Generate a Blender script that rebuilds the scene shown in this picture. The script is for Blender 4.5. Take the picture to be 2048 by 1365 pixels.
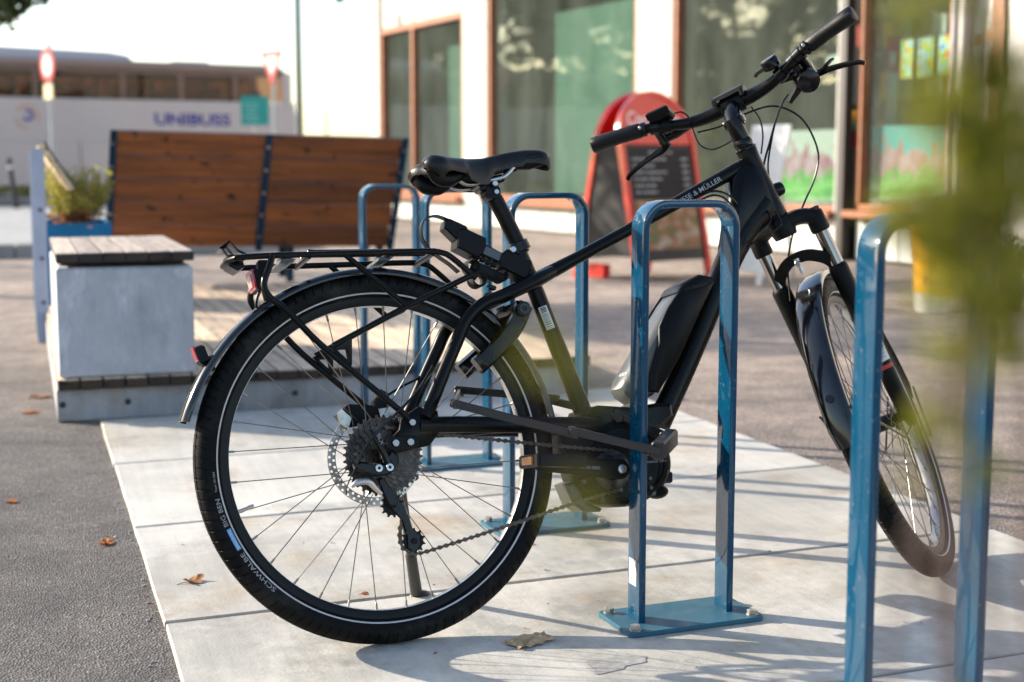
import bpy, bmesh, math, random
from mathutils import Vector, Matrix

for o in list(bpy.data.objects):
    bpy.data.objects.remove(o)
R = math.radians
PI = math.pi
scene = bpy.context.scene
COL = scene.collection

# ------------------------------------------------------------------ camera
cam_data = bpy.data.cameras.new('camera')
cam = bpy.data.objects.new('camera', cam_data)
COL.objects.link(cam)
cam.location = (0, 0, 0.8687)
cam.rotation_euler = (R(90 - 7.0655), 0, R(-18.861))
cam_data.sensor_width = 36
cam_data.lens = 50
cam_data.clip_start = 0.05
cam_data.clip_end = 2000
cam_data.dof.use_dof = True
cam_data.dof.focus_distance = 2.72
cam_data.dof.aperture_fstop = 3.2
cam_data.dof.aperture_blades = 0
scene.camera = cam

# ------------------------------------------------------------------ light
SUN_EL, SUN_AZ = R(20.5), math.atan2(0.629, -0.777)      # azimuth measured from +X
sun_dir = Vector((math.cos(SUN_EL) * math.cos(SUN_AZ), math.cos(SUN_EL) * math.sin(SUN_AZ), math.sin(SUN_EL)))
world = bpy.data.worlds.new('World')
scene.world = world
world.use_nodes = True
wn = world.node_tree
wn.nodes.clear()
w_out = wn.nodes.new('ShaderNodeOutputWorld')
w_bg = wn.nodes.new('ShaderNodeBackground')
w_sky = wn.nodes.new('ShaderNodeTexSky')
w_sky.sky_type = 'NISHITA'
w_sky.sun_disc = False
w_sky.sun_elevation = SUN_EL
w_sky.sun_rotation = PI / 2 - SUN_AZ
w_sky.air_density = 1.0
w_sky.dust_density = 1.0
w_sky.ozone_density = 1.0
w_bg.inputs['Strength'].default_value = 0.13
wn.links.new(w_sky.outputs[0], w_bg.inputs[0])
wn.links.new(w_bg.outputs[0], w_out.inputs[0])
sun_l = bpy.data.lights.new('sun', 'SUN')
sun_l.energy = 4.0
sun_l.angle = R(0.53)
sun_l.color = (1.0, 0.90, 0.75)
sun_o = bpy.data.objects.new('sun', sun_l)
COL.objects.link(sun_o)
sun_o.rotation_euler = sun_dir.to_track_quat('Z', 'Y').to_euler()
sun_o.location = (-20, 16, 12)

scene.view_settings.view_transform = 'Standard'
scene.view_settings.look = 'None'
scene.view_settings.gamma = 1.0
scene.view_settings.use_curve_mapping = False
scene.view_settings.exposure = 1.4
scene.render.engine = 'CYCLES'
scene.cycles.max_bounces = 8
scene.cycles.transparent_max_bounces = 12
scene.cycles.caustics_reflective = False
scene.cycles.caustics_refractive = False

# ------------------------------------------------------------------ materials
MATS = {}


def nmat(name):
    m = bpy.data.materials.new(name)
    m.use_nodes = True
    nt = m.node_tree
    b = nt.nodes['Principled BSDF']
    MATS[name] = m
    return m, nt, b


def node(nt, typ, **kw):
    n = nt.nodes.new(typ)
    for k, v in kw.items():
        if k in n.inputs:
            n.inputs[k].default_value = v
        else:
            setattr(n, k, v)
    return n


def ramp(nt, src, stops):
    r = nt.nodes.new('ShaderNodeValToRGB')
    els = r.color_ramp.elements
    while len(els) < len(stops):
        els.new(0.5)
    for e, (p, c) in zip(els, stops):
        e.position = p
        e.color = (c[0], c[1], c[2], 1) if len(c) == 3 else c
    nt.links.new(src, r.inputs[0])
    return r.outputs[0]


def mixc(nt, fac, a, b, mode='MIX'):
    m = nt.nodes.new('ShaderNodeMix')
    m.data_type = 'RGBA'
    m.blend_type = mode
    for sock, val in ((0, fac), (6, a), (7, b)):
        if hasattr(val, 'is_linked'):
            nt.links.new(val, m.inputs[sock])
        elif sock == 0:
            m.inputs[0].default_value = val
        else:
            m.inputs[sock].default_value = (val[0], val[1], val[2], 1)
    return m.outputs[2]


def coords(nt, scale=(1, 1, 1), rand=False, kind='Object'):
    t = nt.nodes.new('ShaderNodeTexCoord')
    mp = nt.nodes.new('ShaderNodeMapping')
    mp.inputs['Scale'].default_value = scale
    nt.links.new(t.outputs[kind], mp.inputs[0])
    if rand:
        oi = nt.nodes.new('ShaderNodeObjectInfo')
        ml = nt.nodes.new('ShaderNodeMath')
        ml.operation = 'MULTIPLY'
        ml.inputs[1].default_value = 37.0
        nt.links.new(oi.outputs['Random'], ml.inputs[0])
        cb = nt.nodes.new('ShaderNodeCombineXYZ')
        for i in range(3):
            nt.links.new(ml.outputs[0], cb.inputs[i])
        nt.links.new(cb.outputs[0], mp.inputs['Location'])
    return mp.outputs[0]


def noise(nt, vec, scale, detail=4, rough=0.55):
    n = nt.nodes.new('ShaderNodeTexNoise')
    n.inputs['Scale'].default_value = scale
    n.inputs['Detail'].default_value = detail
    n.inputs['Roughness'].default_value = rough
    nt.links.new(vec, n.inputs['Vector'])
    return n.outputs[0]


def bump(nt, b, h, dist, strength=1.0):
    bp = nt.nodes.new('ShaderNodeBump')
    bp.inputs['Distance'].default_value = dist
    bp.inputs['Strength'].default_value = strength
    nt.links.new(h, bp.inputs['Height'])
    nt.links.new(bp.outputs[0], b.inputs['Normal'])


def pmat(name, col, rough=0.5, metal=0.0, var=0.12, scale=14, bmp=0.0, bscale=300, coat=0.0, rvar=0.12, spec=None):
    m, nt, b = nmat(name)
    v = coords(nt)
    n = noise(nt, v, scale, 5)
    c = Vector(col)
    b.inputs['Metallic'].default_value = metal
    out = ramp(nt, n, [(0.3, c * (1 - var)), (0.7, c * (1 + var))])
    nt.links.new(out, b.inputs['Base Color'])
    n2 = noise(nt, v, scale * 5.3, 3)
    rr = ramp(nt, n2, [(0.3, (max(0.02, rough - rvar * rough),) * 3), (0.75, (min(1, rough + rvar * rough),) * 3)])
    nt.links.new(rr, b.inputs['Roughness'])
    if coat:
        b.inputs['Coat Weight'].default_value = coat
        b.inputs['Coat Roughness'].default_value = 0.06
    if spec is not None:
        b.inputs['Specular IOR Level'].default_value = spec
    if bmp:
        bump(nt, b, noise(nt, v, bscale, 2), bmp)
    return m


pmat('bike_black', (0.0030, 0.0026, 0.0026), 0.30, var=0.15, spec=0.17, bmp=0.00006, bscale=900)
pmat('motor_black', (0.0045, 0.0042, 0.0042), 0.46, spec=0.13, bmp=0.0001, bscale=700)
pmat('plastic_black', (0.0045, 0.0043, 0.0045), 0.42, spec=0.15, bmp=0.0001, bscale=500)
pmat('gloss_black', (0.0028, 0.0026, 0.0028), 0.2, spec=0.28)
pmat('fender_black', (0.004, 0.0042, 0.005), 0.16, coat=0.35)
pmat('rubber', (0.0050, 0.0045, 0.0046), 0.62, spec=0.12, var=0.3, scale=8, bmp=0.0003, bscale=350)
def dust(name, col, amt, lo=0.5, hi=0.72, sc=9):
    nt = MATS[name].node_tree
    b = nt.nodes['Principled BSDF']
    src = b.inputs['Base Color'].links[0].from_socket
    f = ramp(nt, noise(nt, coords(nt), sc, 7, 0.7), [(lo, (0, 0, 0)), (hi, (amt,) * 3)])
    nt.links.new(mixc(nt, f, src, col), b.inputs['Base Color'])


dust('rubber', (0.10, 0.09, 0.075), 0.28)
dust('fender_black', (0.12, 0.11, 0.095), 0.12)
dust('bike_black', (0.12, 0.11, 0.095), 0.06)
dust('motor_black', (0.12, 0.11, 0.095), 0.09)
pmat('grip_rubber', (0.0075, 0.007, 0.007), 0.5, spec=0.22, bmp=0.0004, bscale=260)
pmat('saddle_vinyl', (0.0075, 0.0055, 0.005), 0.38, spec=0.3, bmp=0.0002, bscale=420)
pmat('battery_grey', (0.06, 0.063, 0.07), 0.35, var=0.05)
pmat('rim_black', (0.006, 0.0055, 0.0055), 0.42, spec=0.2)
pmat('rim_silver', (0.52, 0.51, 0.50), 0.3, metal=1.0)
pmat('spoke_steel', (0.16, 0.15, 0.145), 0.32, metal=1.0)
pmat('chrome', (0.30, 0.27, 0.24), 0.10, metal=1.0, var=0.04)
pmat('steel', (0.45, 0.44, 0.43), 0.3, metal=1.0)
pmat('dark_steel', (0.05, 0.044, 0.042), 0.3, metal=1.0, var=0.3, scale=60)
pmat('chain_steel', (0.075, 0.056, 0.044), 0.36, metal=0.9, var=0.4, scale=90)
pmat('stripe_reflective', (0.50, 0.48, 0.49), 0.45)
pmat('print_grey', (0.30, 0.29, 0.30), 0.5)
pmat('print_white', (0.75, 0.74, 0.73), 0.5)
pmat('print_blue', (0.10, 0.32, 0.62), 0.5)
pmat('print_red', (0.45, 0.02, 0.015), 0.5)
pmat('red_lens', (0.42, 0.015, 0.02), 0.15, coat=0.5)
pmat('clear_lens', (0.5, 0.36, 0.34), 0.15, coat=0.5)
pmat('amber_lens', (0.62, 0.22, 0.03), 0.25, coat=0.5)
pmat('sticker_paper', (0.62, 0.60, 0.55), 0.55, var=0.1, scale=50)
pmat('barcode_dark', (0.08, 0.08, 0.08), 0.5)
pmat('velcro', (0.012, 0.012, 0.012), 0.95, bmp=0.002, bscale=500)
pmat('bolt_steel', (0.50, 0.46, 0.41), 0.38, metal=1.0, var=0.25, scale=80)
pmat('bike_lock_black', (0.014, 0.0125, 0.015), 0.38)
pmat('red_plastic', (0.62, 0.018, 0.012), 0.28, coat=0.3, var=0.06)
pmat('chalk_black', (0.012, 0.011, 0.011), 0.75, var=0.3)
pmat('tan_scrap', (0.46, 0.31, 0.17), 0.7, var=0.4, scale=60)
pmat('white_board', (0.74, 0.73, 0.69), 0.5, var=0.05)
pmat('cream_wall', (0.56, 0.52, 0.45), 0.8, var=0.06, scale=3, bmp=0.002, bscale=60)
pmat('plaster_wall', (0.60, 0.56, 0.52), 0.9, var=0.12, scale=14, bmp=0.004, bscale=30)
pmat('base_panel', (0.58, 0.60, 0.56), 0.7, var=0.06, scale=4)
pmat('frame_wood', (0.34, 0.12, 0.05), 0.5, var=0.2, scale=9)
pmat('frame_dark', (0.03, 0.024, 0.02), 0.5)
pmat('frame_grey', (0.42, 0.40, 0.38), 0.45)
pmat('blind_green', (0.10, 0.22, 0.165), 0.8, var=0.07, scale=1.2)
pmat('interior', (0.20, 0.19, 0.145), 0.9, var=0.5, scale=1.1)
pmat('shelf_dark', (0.04, 0.035, 0.03), 0.7, var=0.5, scale=6)
pmat('bus_white', (0.56, 0.455, 0.42), 0.3, coat=0.3, var=0.03, scale=0.5)
pmat('bus_roof', (0.46, 0.42, 0.47), 0.4, var=0.04, scale=0.5)
pmat('bus_roof_edge', (0.30, 0.19, 0.155), 0.35, var=0.08, scale=1)
pmat('opposite_wall', (0.26, 0.23, 0.20), 0.85, var=0.15, scale=0.6)
pmat('bus_band', (0.15, 0.072, 0.052), 0.25, var=0.15, scale=2)
pmat('bus_glass_dark', (0.02, 0.017, 0.015), 0.08)
pmat('bus_glass_green', (0.18, 0.25, 0.19), 0.12, var=0.25, scale=1.5)
pmat('bus_text_blue', (0.03, 0.025, 0.25), 0.4)
pmat('bus_orange', (0.60, 0.27, 0.16), 0.4)
pmat('sign_red', (0.62, 0.02, 0.02), 0.4)
pmat('sign_white', (0.75, 0.75, 0.73), 0.4)
pmat('sign_yellow', (0.75, 0.62, 0.33), 0.5)
pmat('sign_teal', (0.01, 0.28, 0.26), 0.45)
pmat('sign_teal_light', (0.25, 0.5, 0.47), 0.5)
pmat('pole_green', (0.045, 0.065, 0.05), 0.5)
pmat('pole_grey', (0.40, 0.40, 0.40), 0.45)
pmat('pole_dark', (0.02, 0.02, 0.022), 0.5)
pmat('cup_white', (0.72, 0.70, 0.68), 0.35)
pmat('cup_yellow', (0.78, 0.36, 0.015), 0.35, var=0.05)
pmat('cup_red', (0.40, 0.02, 0.05), 0.4)
pmat('pot_dark', (0.03, 0.028, 0.026), 0.6)
pmat('terracotta', (0.42, 0.18, 0.09), 0.8, var=0.25)
pmat('soil', (0.03, 0.016, 0.012), 0.95, var=0.5, scale=40, bmp=0.01, bscale=90)
pmat('bark', (0.07, 0.05, 0.035), 0.9, var=0.4, scale=20, bmp=0.01, bscale=40)
pmat('twig', (0.09, 0.055, 0.045), 0.85, var=0.3, scale=20)
pmat('kickstand_grey', (0.035, 0.034, 0.030), 0.45)
pmat('tar', (0.06, 0.047, 0.036), 0.9, var=0.5, scale=30)


def leaf_mat(name, a, b_, trans=0.35, scale=3.0):
    m, nt, b = nmat(name)
    v = coords(nt)
    n = noise(nt, v, scale, 3)
    n2 = noise(nt, v, scale * 14, 2)
    c = mixc(nt, 0.5, ramp(nt, n, [(0.35, a), (0.65, b_)]), ramp(nt, n2, [(0.35, a), (0.65, b_)]))
    nt.links.new(c, b.inputs['Base Color'])
    b.inputs['Roughness'].default_value = 0.55
    tr = nt.nodes.new('ShaderNodeBsdfTranslucent')
    nt.links.new(c, tr.inputs[0])
    mx = nt.nodes.new('ShaderNodeMixShader')
    mx.inputs[0].default_value = trans
    nt.links.new(b.outputs[0], mx.inputs[1])
    nt.links.new(tr.outputs[0], mx.inputs[2])
    nt.links.new(mx.outputs[0], nt.nodes['Material Output'].inputs[0])
    return m


leaf_mat('leaf_green', (0.03, 0.055, 0.02), (0.09, 0.12, 0.03))
leaf_mat('leaf_autumn', (0.09, 0.075, 0.02), (0.16, 0.12, 0.035))
leaf_mat('leaf_heather', (0.24, 0.26, 0.035), (0.48, 0.42, 0.09), 0.5, 12)
leaf_mat('leaf_conifer', (0.16, 0.18, 0.016), (0.38, 0.36, 0.035), 0.55, 9)
leaf_mat('dry_leaf', (0.16, 0.055, 0.02), (0.42, 0.18, 0.06), 0.2, 40)
leaf_mat('dry_leaf_orange', (0.35, 0.09, 0.02), (0.55, 0.20, 0.05), 0.3, 40)


def mk_blue(name, col, rough, coat=0.85):
    m, nt, b = nmat(name)
    v = coords(nt)
    n = noise(nt, v, 6, 4)
    sp = noise(nt, v, 90, 2)
    c = ramp(nt, n, [(0.3, Vector(col) * 0.9), (0.7, Vector(col) * 1.1)])
    dirt = ramp(nt, sp, [(0.66, (0, 0, 0)), (0.74, (1, 1, 1))])
    c = mixc(nt, dirt, c, Vector(col) * 0.6 + Vector((0.08, 0.07, 0.06)))
    rub = ramp(nt, noise(nt, coords(nt, (1, 1, 0.25)), 26, 8, 0.75), [(0.63, (0, 0, 0)), (0.67, (1, 1, 1))])
    c = mixc(nt, mixc(nt, 0.5, (0, 0, 0), rub), c, Vector(col) * 1.5 + Vector((0.05, 0.05, 0.05)))
    nt.links.new(c, b.inputs['Base Color'])
    rr = ramp(nt, noise(nt, v, 22, 3), [(0.35, (rough * 0.8,) * 3), (0.7, (rough * 1.5,) * 3)])
    nt.links.new(rr, b.inputs['Roughness'])
    b.inputs['Coat Weight'].default_value = coat
    b.inputs['Specular IOR Level'].default_value = 0.1
    b.inputs['Coat Roughness'].default_value = 0.025
    return m


mk_blue('rack_blue', (0.0005, 0.046, 0.098), 0.22)
mk_blue('plate_blue', (0.035, 0.11, 0.16), 0.5, 0.05)
mk_blue('planter_blue', (0.004, 0.12, 0.28), 0.4, 0.1)
mk_blue('bench_steel_blue', (0.006, 0.03, 0.06), 0.4, 0.1)


def mk_asphalt():
    m, nt, b = nmat('asphalt')
    v = coords(nt)
    big = noise(nt, v, 0.35, 5)
    mid = noise(nt, v, 5, 6, 0.65)
    vor = node(nt, 'ShaderNodeTexVoronoi')
    vor.inputs['Scale'].default_value = 210
    nt.links.new(v, vor.inputs['Vector'])
    st = ramp(nt, vor.outputs['Color'], [(0.0, (0.045, 0.043, 0.044)), (0.55, (0.085, 0.080, 0.078)), (0.86, (0.15, 0.142, 0.136)), (1.0, (0.30, 0.28, 0.26))])
    tone = ramp(nt, big, [(0.32, (0.62, 0.61, 0.62)), (0.66, (1.5, 1.42, 1.35))])
    c = mixc(nt, 1.0, st, tone, 'MULTIPLY')
    blot = ramp(nt, mid, [(0.36, (0.68, 0.68, 0.7)), (0.6, (1.12, 1.1, 1.08))])
    c = mixc(nt, 1.0, c, blot, 'MULTIPLY')
    # older, dustier surface away from the newer patch by the slabs
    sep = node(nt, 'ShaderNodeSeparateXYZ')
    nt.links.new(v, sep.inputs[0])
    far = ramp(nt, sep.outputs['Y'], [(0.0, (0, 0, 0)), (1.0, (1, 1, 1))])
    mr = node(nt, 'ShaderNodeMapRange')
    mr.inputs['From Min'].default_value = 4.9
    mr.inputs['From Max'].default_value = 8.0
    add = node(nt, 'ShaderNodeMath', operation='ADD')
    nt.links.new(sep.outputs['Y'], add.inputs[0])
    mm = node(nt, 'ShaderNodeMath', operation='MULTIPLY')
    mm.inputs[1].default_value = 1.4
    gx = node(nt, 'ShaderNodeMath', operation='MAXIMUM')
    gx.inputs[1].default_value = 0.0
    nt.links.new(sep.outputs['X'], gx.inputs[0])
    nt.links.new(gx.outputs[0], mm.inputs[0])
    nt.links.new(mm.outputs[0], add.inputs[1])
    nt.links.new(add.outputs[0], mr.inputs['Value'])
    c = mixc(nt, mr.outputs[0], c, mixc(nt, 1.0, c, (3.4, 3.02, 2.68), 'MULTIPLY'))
    nt.links.new(c, b.inputs['Base Color'])
    b.inputs['Roughness'].default_value = 0.85
    bump(nt, b, vor.outputs['Distance'], 0.004, 0.9)


mk_asphalt()


def mk_concrete(name, base, stain=True, bm=0.0012, rand=True, streak=False):
    m, nt, b = nmat(name)
    v = coords(nt, rand=rand)
    c1 = noise(nt, v, 1.3, 6, 0.6)
    c2 = noise(nt, v, 7, 5, 0.6)
    base = Vector(base)
    c = ramp(nt, c1, [(0.3, base * 0.80), (0.55, base), (0.75, base * 1.10)])
    c = mixc(nt, 1.0, c, ramp(nt, c2, [(0.3, (0.86, 0.87, 0.88)), (0.65, (1.06, 1.05, 1.03))]), 'MULTIPLY')
    if stain:
        n3 = noise(nt, v, 2.7, 7, 0.7)
        f3 = ramp(nt, n3, [(0.53, (0, 0, 0)), (0.66, (1, 1, 1))])
        c = mixc(nt, mixc(nt, 0.75, (0, 0, 0), f3), c, mixc(nt, 1.0, c, (0.80, 0.66, 0.50), 'MULTIPLY'))
        n4 = noise(nt, v, 1.9, 8, 0.72)
        f4 = ramp(nt, n4, [(0.36, (1, 1, 1)), (0.45, (0, 0, 0))])
        c = mixc(nt, mixc(nt, 0.7, (0, 0, 0), f4), c, mixc(nt, 1.0, c, (0.55, 0.57, 0.56), 'MULTIPLY'))
        n6 = noise(nt, v, 0.8, 9, 0.75)
        f6 = ramp(nt, n6, [(0.41, (1, 1, 1)), (0.49, (0, 0, 0))])
        c = mixc(nt, mixc(nt, 0.7, (0, 0, 0), f6), c, mixc(nt, 1.0, c, (0.70, 0.70, 0.68), 'MULTIPLY'))
        wv = noise(nt, coords(nt, (22, 1.2, 1), rand=True), 1.6, 6, 0.7)
        c = mixc(nt, 1.0, c, ramp(nt, wv, [(0.3, (0.88, 0.885, 0.89)), (0.6, (1.05, 1.045, 1.04))]), 'MULTIPLY')
        vo = node(nt, 'ShaderNodeTexVoronoi')
        vo.inputs['Scale'].default_value = 34
        nt.links.new(v, vo.inputs['Vector'])
        f7 = ramp(nt, vo.outputs['Distance'], [(0.035, (1, 1, 1)), (0.06, (0, 0, 0))])
        c = mixc(nt, mixc(nt, 0.6, (0, 0, 0), f7), c, mixc(nt, 1.0, c, (0.35, 0.33, 0.30), 'MULTIPLY'))
        sp = noise(nt, v, 60, 2)
        f5 = ramp(nt, sp, [(0.70, (0, 0, 0)), (0.76, (1, 1, 1))])
        c = mixc(nt, mixc(nt, 0.6, (0, 0, 0), f5), c, mixc(nt, 1.0, c, (0.5, 0.48, 0.46), 'MULTIPLY'))
    if streak:
        sv = noise(nt, coords(nt, (6, 6, 2.2), rand=True), 1.2, 8, 0.66)
        c = mixc(nt, 1.0, c, ramp(nt, sv, [(0.30, (0.62, 0.64, 0.70)), (0.47, (1, 1, 1)), (0.52, (0.9, 0.91, 0.93)), (0.66, (1.45, 1.43, 1.40))]), 'MULTIPLY')
    nt.links.new(c, b.inputs['Base Color'])
    b.inputs['Roughness'].default_value = 0.72
    fine = noise(nt, v, 160, 3)
    bump(nt, b, fine, bm, 0.6)


mk_concrete('slab_concrete', (0.54, 0.512, 0.468))
mk_concrete('block_concrete', (0.47, 0.475, 0.51), stain=False, streak=True)
mk_concrete('skirt_concrete', (0.36, 0.36, 0.385), stain=True)
mk_concrete('pavement_grey', (0.40, 0.385, 0.37), stain=False)
mk_concrete('kerb_stone', (0.30, 0.29, 0.28), stain=False)
mk_concrete('galvanised', (0.36, 0.42, 0.55), stain=False, bm=0.0003)


def mk_wood(name, dark, light, axis, rough=0.55, top_glare=None):
    m, nt, b = nmat(name)
    sc = [16, 16, 16]
    sc[axis] = 0.9
    v = coords(nt, tuple(sc), rand=True)
    g = noise(nt, v, 2.2, 8, 0.65)
    d = noise(nt, v, 9, 4, 0.6)
    kn_v = coords(nt, (7, 9, 9), rand=True)
    kn = noise(nt, kn_v, 1.6, 2)
    c = ramp(nt, g, [(0.28, dark), (0.5, (Vector(dark) + Vector(light)) / 2), (0.72, light)])
    c = mixc(nt, 1.0, c, ramp(nt, d, [(0.3, (0.82, 0.82, 0.82)), (0.65, (1.1, 1.1, 1.1))]), 'MULTIPLY')
    kf = ramp(nt, kn, [(0.64, (0, 0, 0)), (0.70, (1, 1, 1))])
    c = mixc(nt, kf, c, Vector(dark) * 0.35)
    oi = node(nt, 'ShaderNodeObjectInfo')
    tone = ramp(nt, oi.outputs['Random'], [(0.0, (0.66, 0.66, 0.68)), (1.0, (1.3, 1.25, 1.18))])
    c = mixc(nt, 1.0, c, tone, 'MULTIPLY')
    if top_glare:  # upward faces brightened in the colour to imitate grazing sun glare
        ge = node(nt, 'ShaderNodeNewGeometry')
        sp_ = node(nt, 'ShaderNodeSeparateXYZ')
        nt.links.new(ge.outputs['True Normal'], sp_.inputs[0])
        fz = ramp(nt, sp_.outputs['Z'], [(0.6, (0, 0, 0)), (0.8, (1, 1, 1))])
        c = mixc(nt, fz, c, mixc(nt, 1.0, c, top_glare, 'MULTIPLY'))
    nt.links.new(c, b.inputs['Base Color'])
    b.inputs['Roughness'].default_value = rough
    bump(nt, b, g, 0.0015, 0.5)


mk_wood('bench_wood', (0.062, 0.018, 0.006), (0.29, 0.092, 0.022), 0)
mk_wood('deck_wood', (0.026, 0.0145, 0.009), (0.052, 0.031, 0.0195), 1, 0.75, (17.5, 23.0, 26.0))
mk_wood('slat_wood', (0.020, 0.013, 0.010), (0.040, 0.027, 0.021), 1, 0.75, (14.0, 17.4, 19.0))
mk_wood('pale_wood', (0.42, 0.32, 0.20), (0.62, 0.50, 0.34), 1, 0.7)


def schlick(nt, f0):
    """two-sided Fresnel weight, the same from inside and outside a pane"""
    ge = node(nt, 'ShaderNodeNewGeometry')
    dt = node(nt, 'ShaderNodeVectorMath', operation='DOT_PRODUCT')
    nt.links.new(ge.outputs['Incoming'], dt.inputs[0])
    nt.links.new(ge.outputs['Normal'], dt.inputs[1])
    ab = node(nt, 'ShaderNodeMath', operation='ABSOLUTE')
    nt.links.new(dt.outputs['Value'], ab.inputs[0])
    om = node(nt, 'ShaderNodeMath', operation='SUBTRACT')
    om.inputs[0].default_value = 1.0
    nt.links.new(ab.outputs[0], om.inputs[1])
    pw = node(nt, 'ShaderNodeMath', operation='POWER')
    pw.inputs[1].default_value = 5.0
    nt.links.new(om.outputs[0], pw.inputs[0])
    ma = node(nt, 'ShaderNodeMath', operation='MULTIPLY_ADD')
    ma.inputs[1].default_value = 1 - f0
    ma.inputs[2].default_value = f0
    nt.links.new(pw.outputs[0], ma.inputs[0])
    return ma.outputs[0]


def mk_glass():
    m, nt, b = nmat('window_glass')
    nt.nodes.remove(b)
    gl = node(nt, 'ShaderNodeBsdfGlossy')
    gl.inputs['Roughness'].default_value = 0.02
    gl.inputs['Color'].default_value = (0.95, 1.0, 0.97, 1)
    tr = node(nt, 'ShaderNodeBsdfTransparent')
    tr.inputs['Color'].default_value = (0.80, 0.86, 0.83, 1)
    mx = node(nt, 'ShaderNodeMixShader')
    nt.links.new(schlick(nt, 0.06), mx.inputs[0])
    nt.links.new(tr.outputs[0], mx.inputs[1])
    nt.links.new(gl.outputs[0], mx.inputs[2])
    v = coords(nt)
    bp = node(nt, 'ShaderNodeBump')
    bp.inputs['Distance'].default_value = 0.002
    nt.links.new(noise(nt, v, 1.6, 2), bp.inputs['Height'])
    nt.links.new(bp.outputs[0], gl.inputs['Normal'])
    df = node(nt, 'ShaderNodeBsdfDiffuse')
    df.inputs['Color'].default_value = (0.36, 0.40, 0.34, 1)
    m2 = node(nt, 'ShaderNodeMixShader')
    dv = coords(nt, (1, 1, 0.4))
    nt.links.new(ramp(nt, noise(nt, dv, 2.2, 6, 0.65), [(0.3, (0.025,) * 3), (0.7, (0.10,) * 3)]), m2.inputs[0])
    nt.links.new(mx.outputs[0], m2.inputs[1])
    nt.links.new(df.outputs[0], m2.inputs[2])
    nt.links.new(m2.outputs[0], nt.nodes['Material Output'].inputs[0])


mk_glass()


def mk_poster(name, sky, petal, petal2, leaf):
    """printed flower poster: petals above, leaves below, on local X (width) and Z (height)"""
    m, nt, b = nmat(name)
    v = coords(nt, kind='Generated')
    sep = node(nt, 'ShaderNodeSeparateXYZ')
    nt.links.new(v, sep.inputs[0])
    n1 = noise(nt, coords(nt, (9, 1, 3.2), kind='Generated'), 1.0, 3)
    n2 = noise(nt, coords(nt, (14, 1, 5), kind='Generated'), 1.3, 3)
    a = node(nt, 'ShaderNodeMath', operation='MULTIPLY_ADD')
    a.inputs[1].default_value = 0.9
    nt.links.new(n1, a.inputs[0])
    nt.links.new(sep.outputs['Z'], a.inputs[2])
    lf = ramp(nt, a.outputs[0], [(0.80, (1, 1, 1)), (0.86, (0, 0, 0))])
    a2 = node(nt, 'ShaderNodeMath', operation='MULTIPLY_ADD')
    a2.inputs[1].default_value = 1.1
    nt.links.new(n2, a2.inputs[0])
    nt.links.new(sep.outputs['Z'], a2.inputs[2])
    pf = ramp(nt, a2.outputs[0], [(1.0, (1, 1, 1)), (1.0, (0, 0, 0))])
    pm = node(nt, 'ShaderNodeMath', operation='LESS_THAN')
    pm.inputs[1].default_value = 1.22
    nt.links.new(a2.outputs[0], pm.inputs[0])
    pc = ramp(nt, n1, [(0.4, petal), (0.6, petal2)])
    c = mixc(nt, pm.outputs[0], sky, pc)
    lc = ramp(nt, n2, [(0.4, leaf), (0.6, Vector(leaf) * 1.9)])
    c = mixc(nt, lf, c, lc)
    nt.links.new(c, b.inputs['Base Color'])
    b.inputs['Roughness'].default_value = 0.5


mk_poster('poster_white', (0.70, 0.72, 0.70), (0.48, 0.10, 0.22), (0.70, 0.45, 0.55), (0.08, 0.36, 0.04))
mk_poster('poster_teal', (0.16, 0.52, 0.52), (0.62, 0.22, 0.19), (0.75, 0.42, 0.45), (0.18, 0.42, 0.08))


def mk_screen(name, seed):
    m, nt, b = nmat(name)
    v = coords(nt, (1, 1, 1), kind='Generated')
    mp = node(nt, 'ShaderNodeMapping')
    mp.inputs['Location'].default_value = (seed * 3.1, seed, seed * 1.7)
    mp.inputs['Scale'].default_value = (2.2, 1, 2.6)
    nt.links.new(v, mp.inputs[0])
    n = noise(nt, mp.outputs[0], 1.4, 2)
    c = ramp(nt, n, [(0.30, (0.03, 0.25, 0.75)), (0.42, (0.75, 0.8, 0.85)), (0.5, (0.10, 0.55, 0.12)), (0.58, (0.85, 0.65, 0.1)), (0.68, (0.75, 0.06, 0.05))])
    nt.links.new(c, b.inputs['Base Color'])
    nt.links.new(c, b.inputs['Emission Color'])
    b.inputs['Emission Strength'].default_value = 0.55
    b.inputs['Roughness'].default_value = 0.2


for _i in range(3):
    mk_screen('screen_%d' % _i, _i + 1.3)


def mk_food():
    m, nt, b = nmat('menu_photo')
    v = coords(nt, (3.0, 1, 2.6), kind='Generated')
    n = noise(nt, v, 1.7, 4)
    c = ramp(nt, n, [(0.3, (0.16, 0.11, 0.085)), (0.42, (0.10, 0.15, 0.03)), (0.5, (0.30, 0.10, 0.05)), (0.58, (0.34, 0.22, 0.12)), (0.7, (0.42, 0.36, 0.30))])
    nt.links.new(c, b.inputs['Base Color'])
    b.inputs['Roughness'].default_value = 0.5


mk_food()

# ------------------------------------------------------------------ geometry helpers


def V(*a):
    return Vector(a)


def smooth(pts, k=6, closed=False):
    P = [Vector(p) for p in pts]
    n = len(P)
    if n < 3:
        return P
    out = []
    rng = n if closed else n - 1
    for i in range(rng):
        p0 = P[(i - 1) % n] if closed or i > 0 else P[0] * 2 - P[1]
        p1, p2 = P[i % n], P[(i + 1) % n]
        p3 = P[(i + 2) % n] if closed or i + 2 < n else P[-1] * 2 - P[-2]
        for j in range(k):
            t = j / k
            out.append(0.5 * ((2 * p1) + (p2 - p0) * t + (2 * p0 - 5 * p1 + 4 * p2 - p3) * t * t + (3 * p1 - p0 - 3 * p2 + p3) * t ** 3))
    if not closed:
        out.append(P[-1])
    return out


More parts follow.
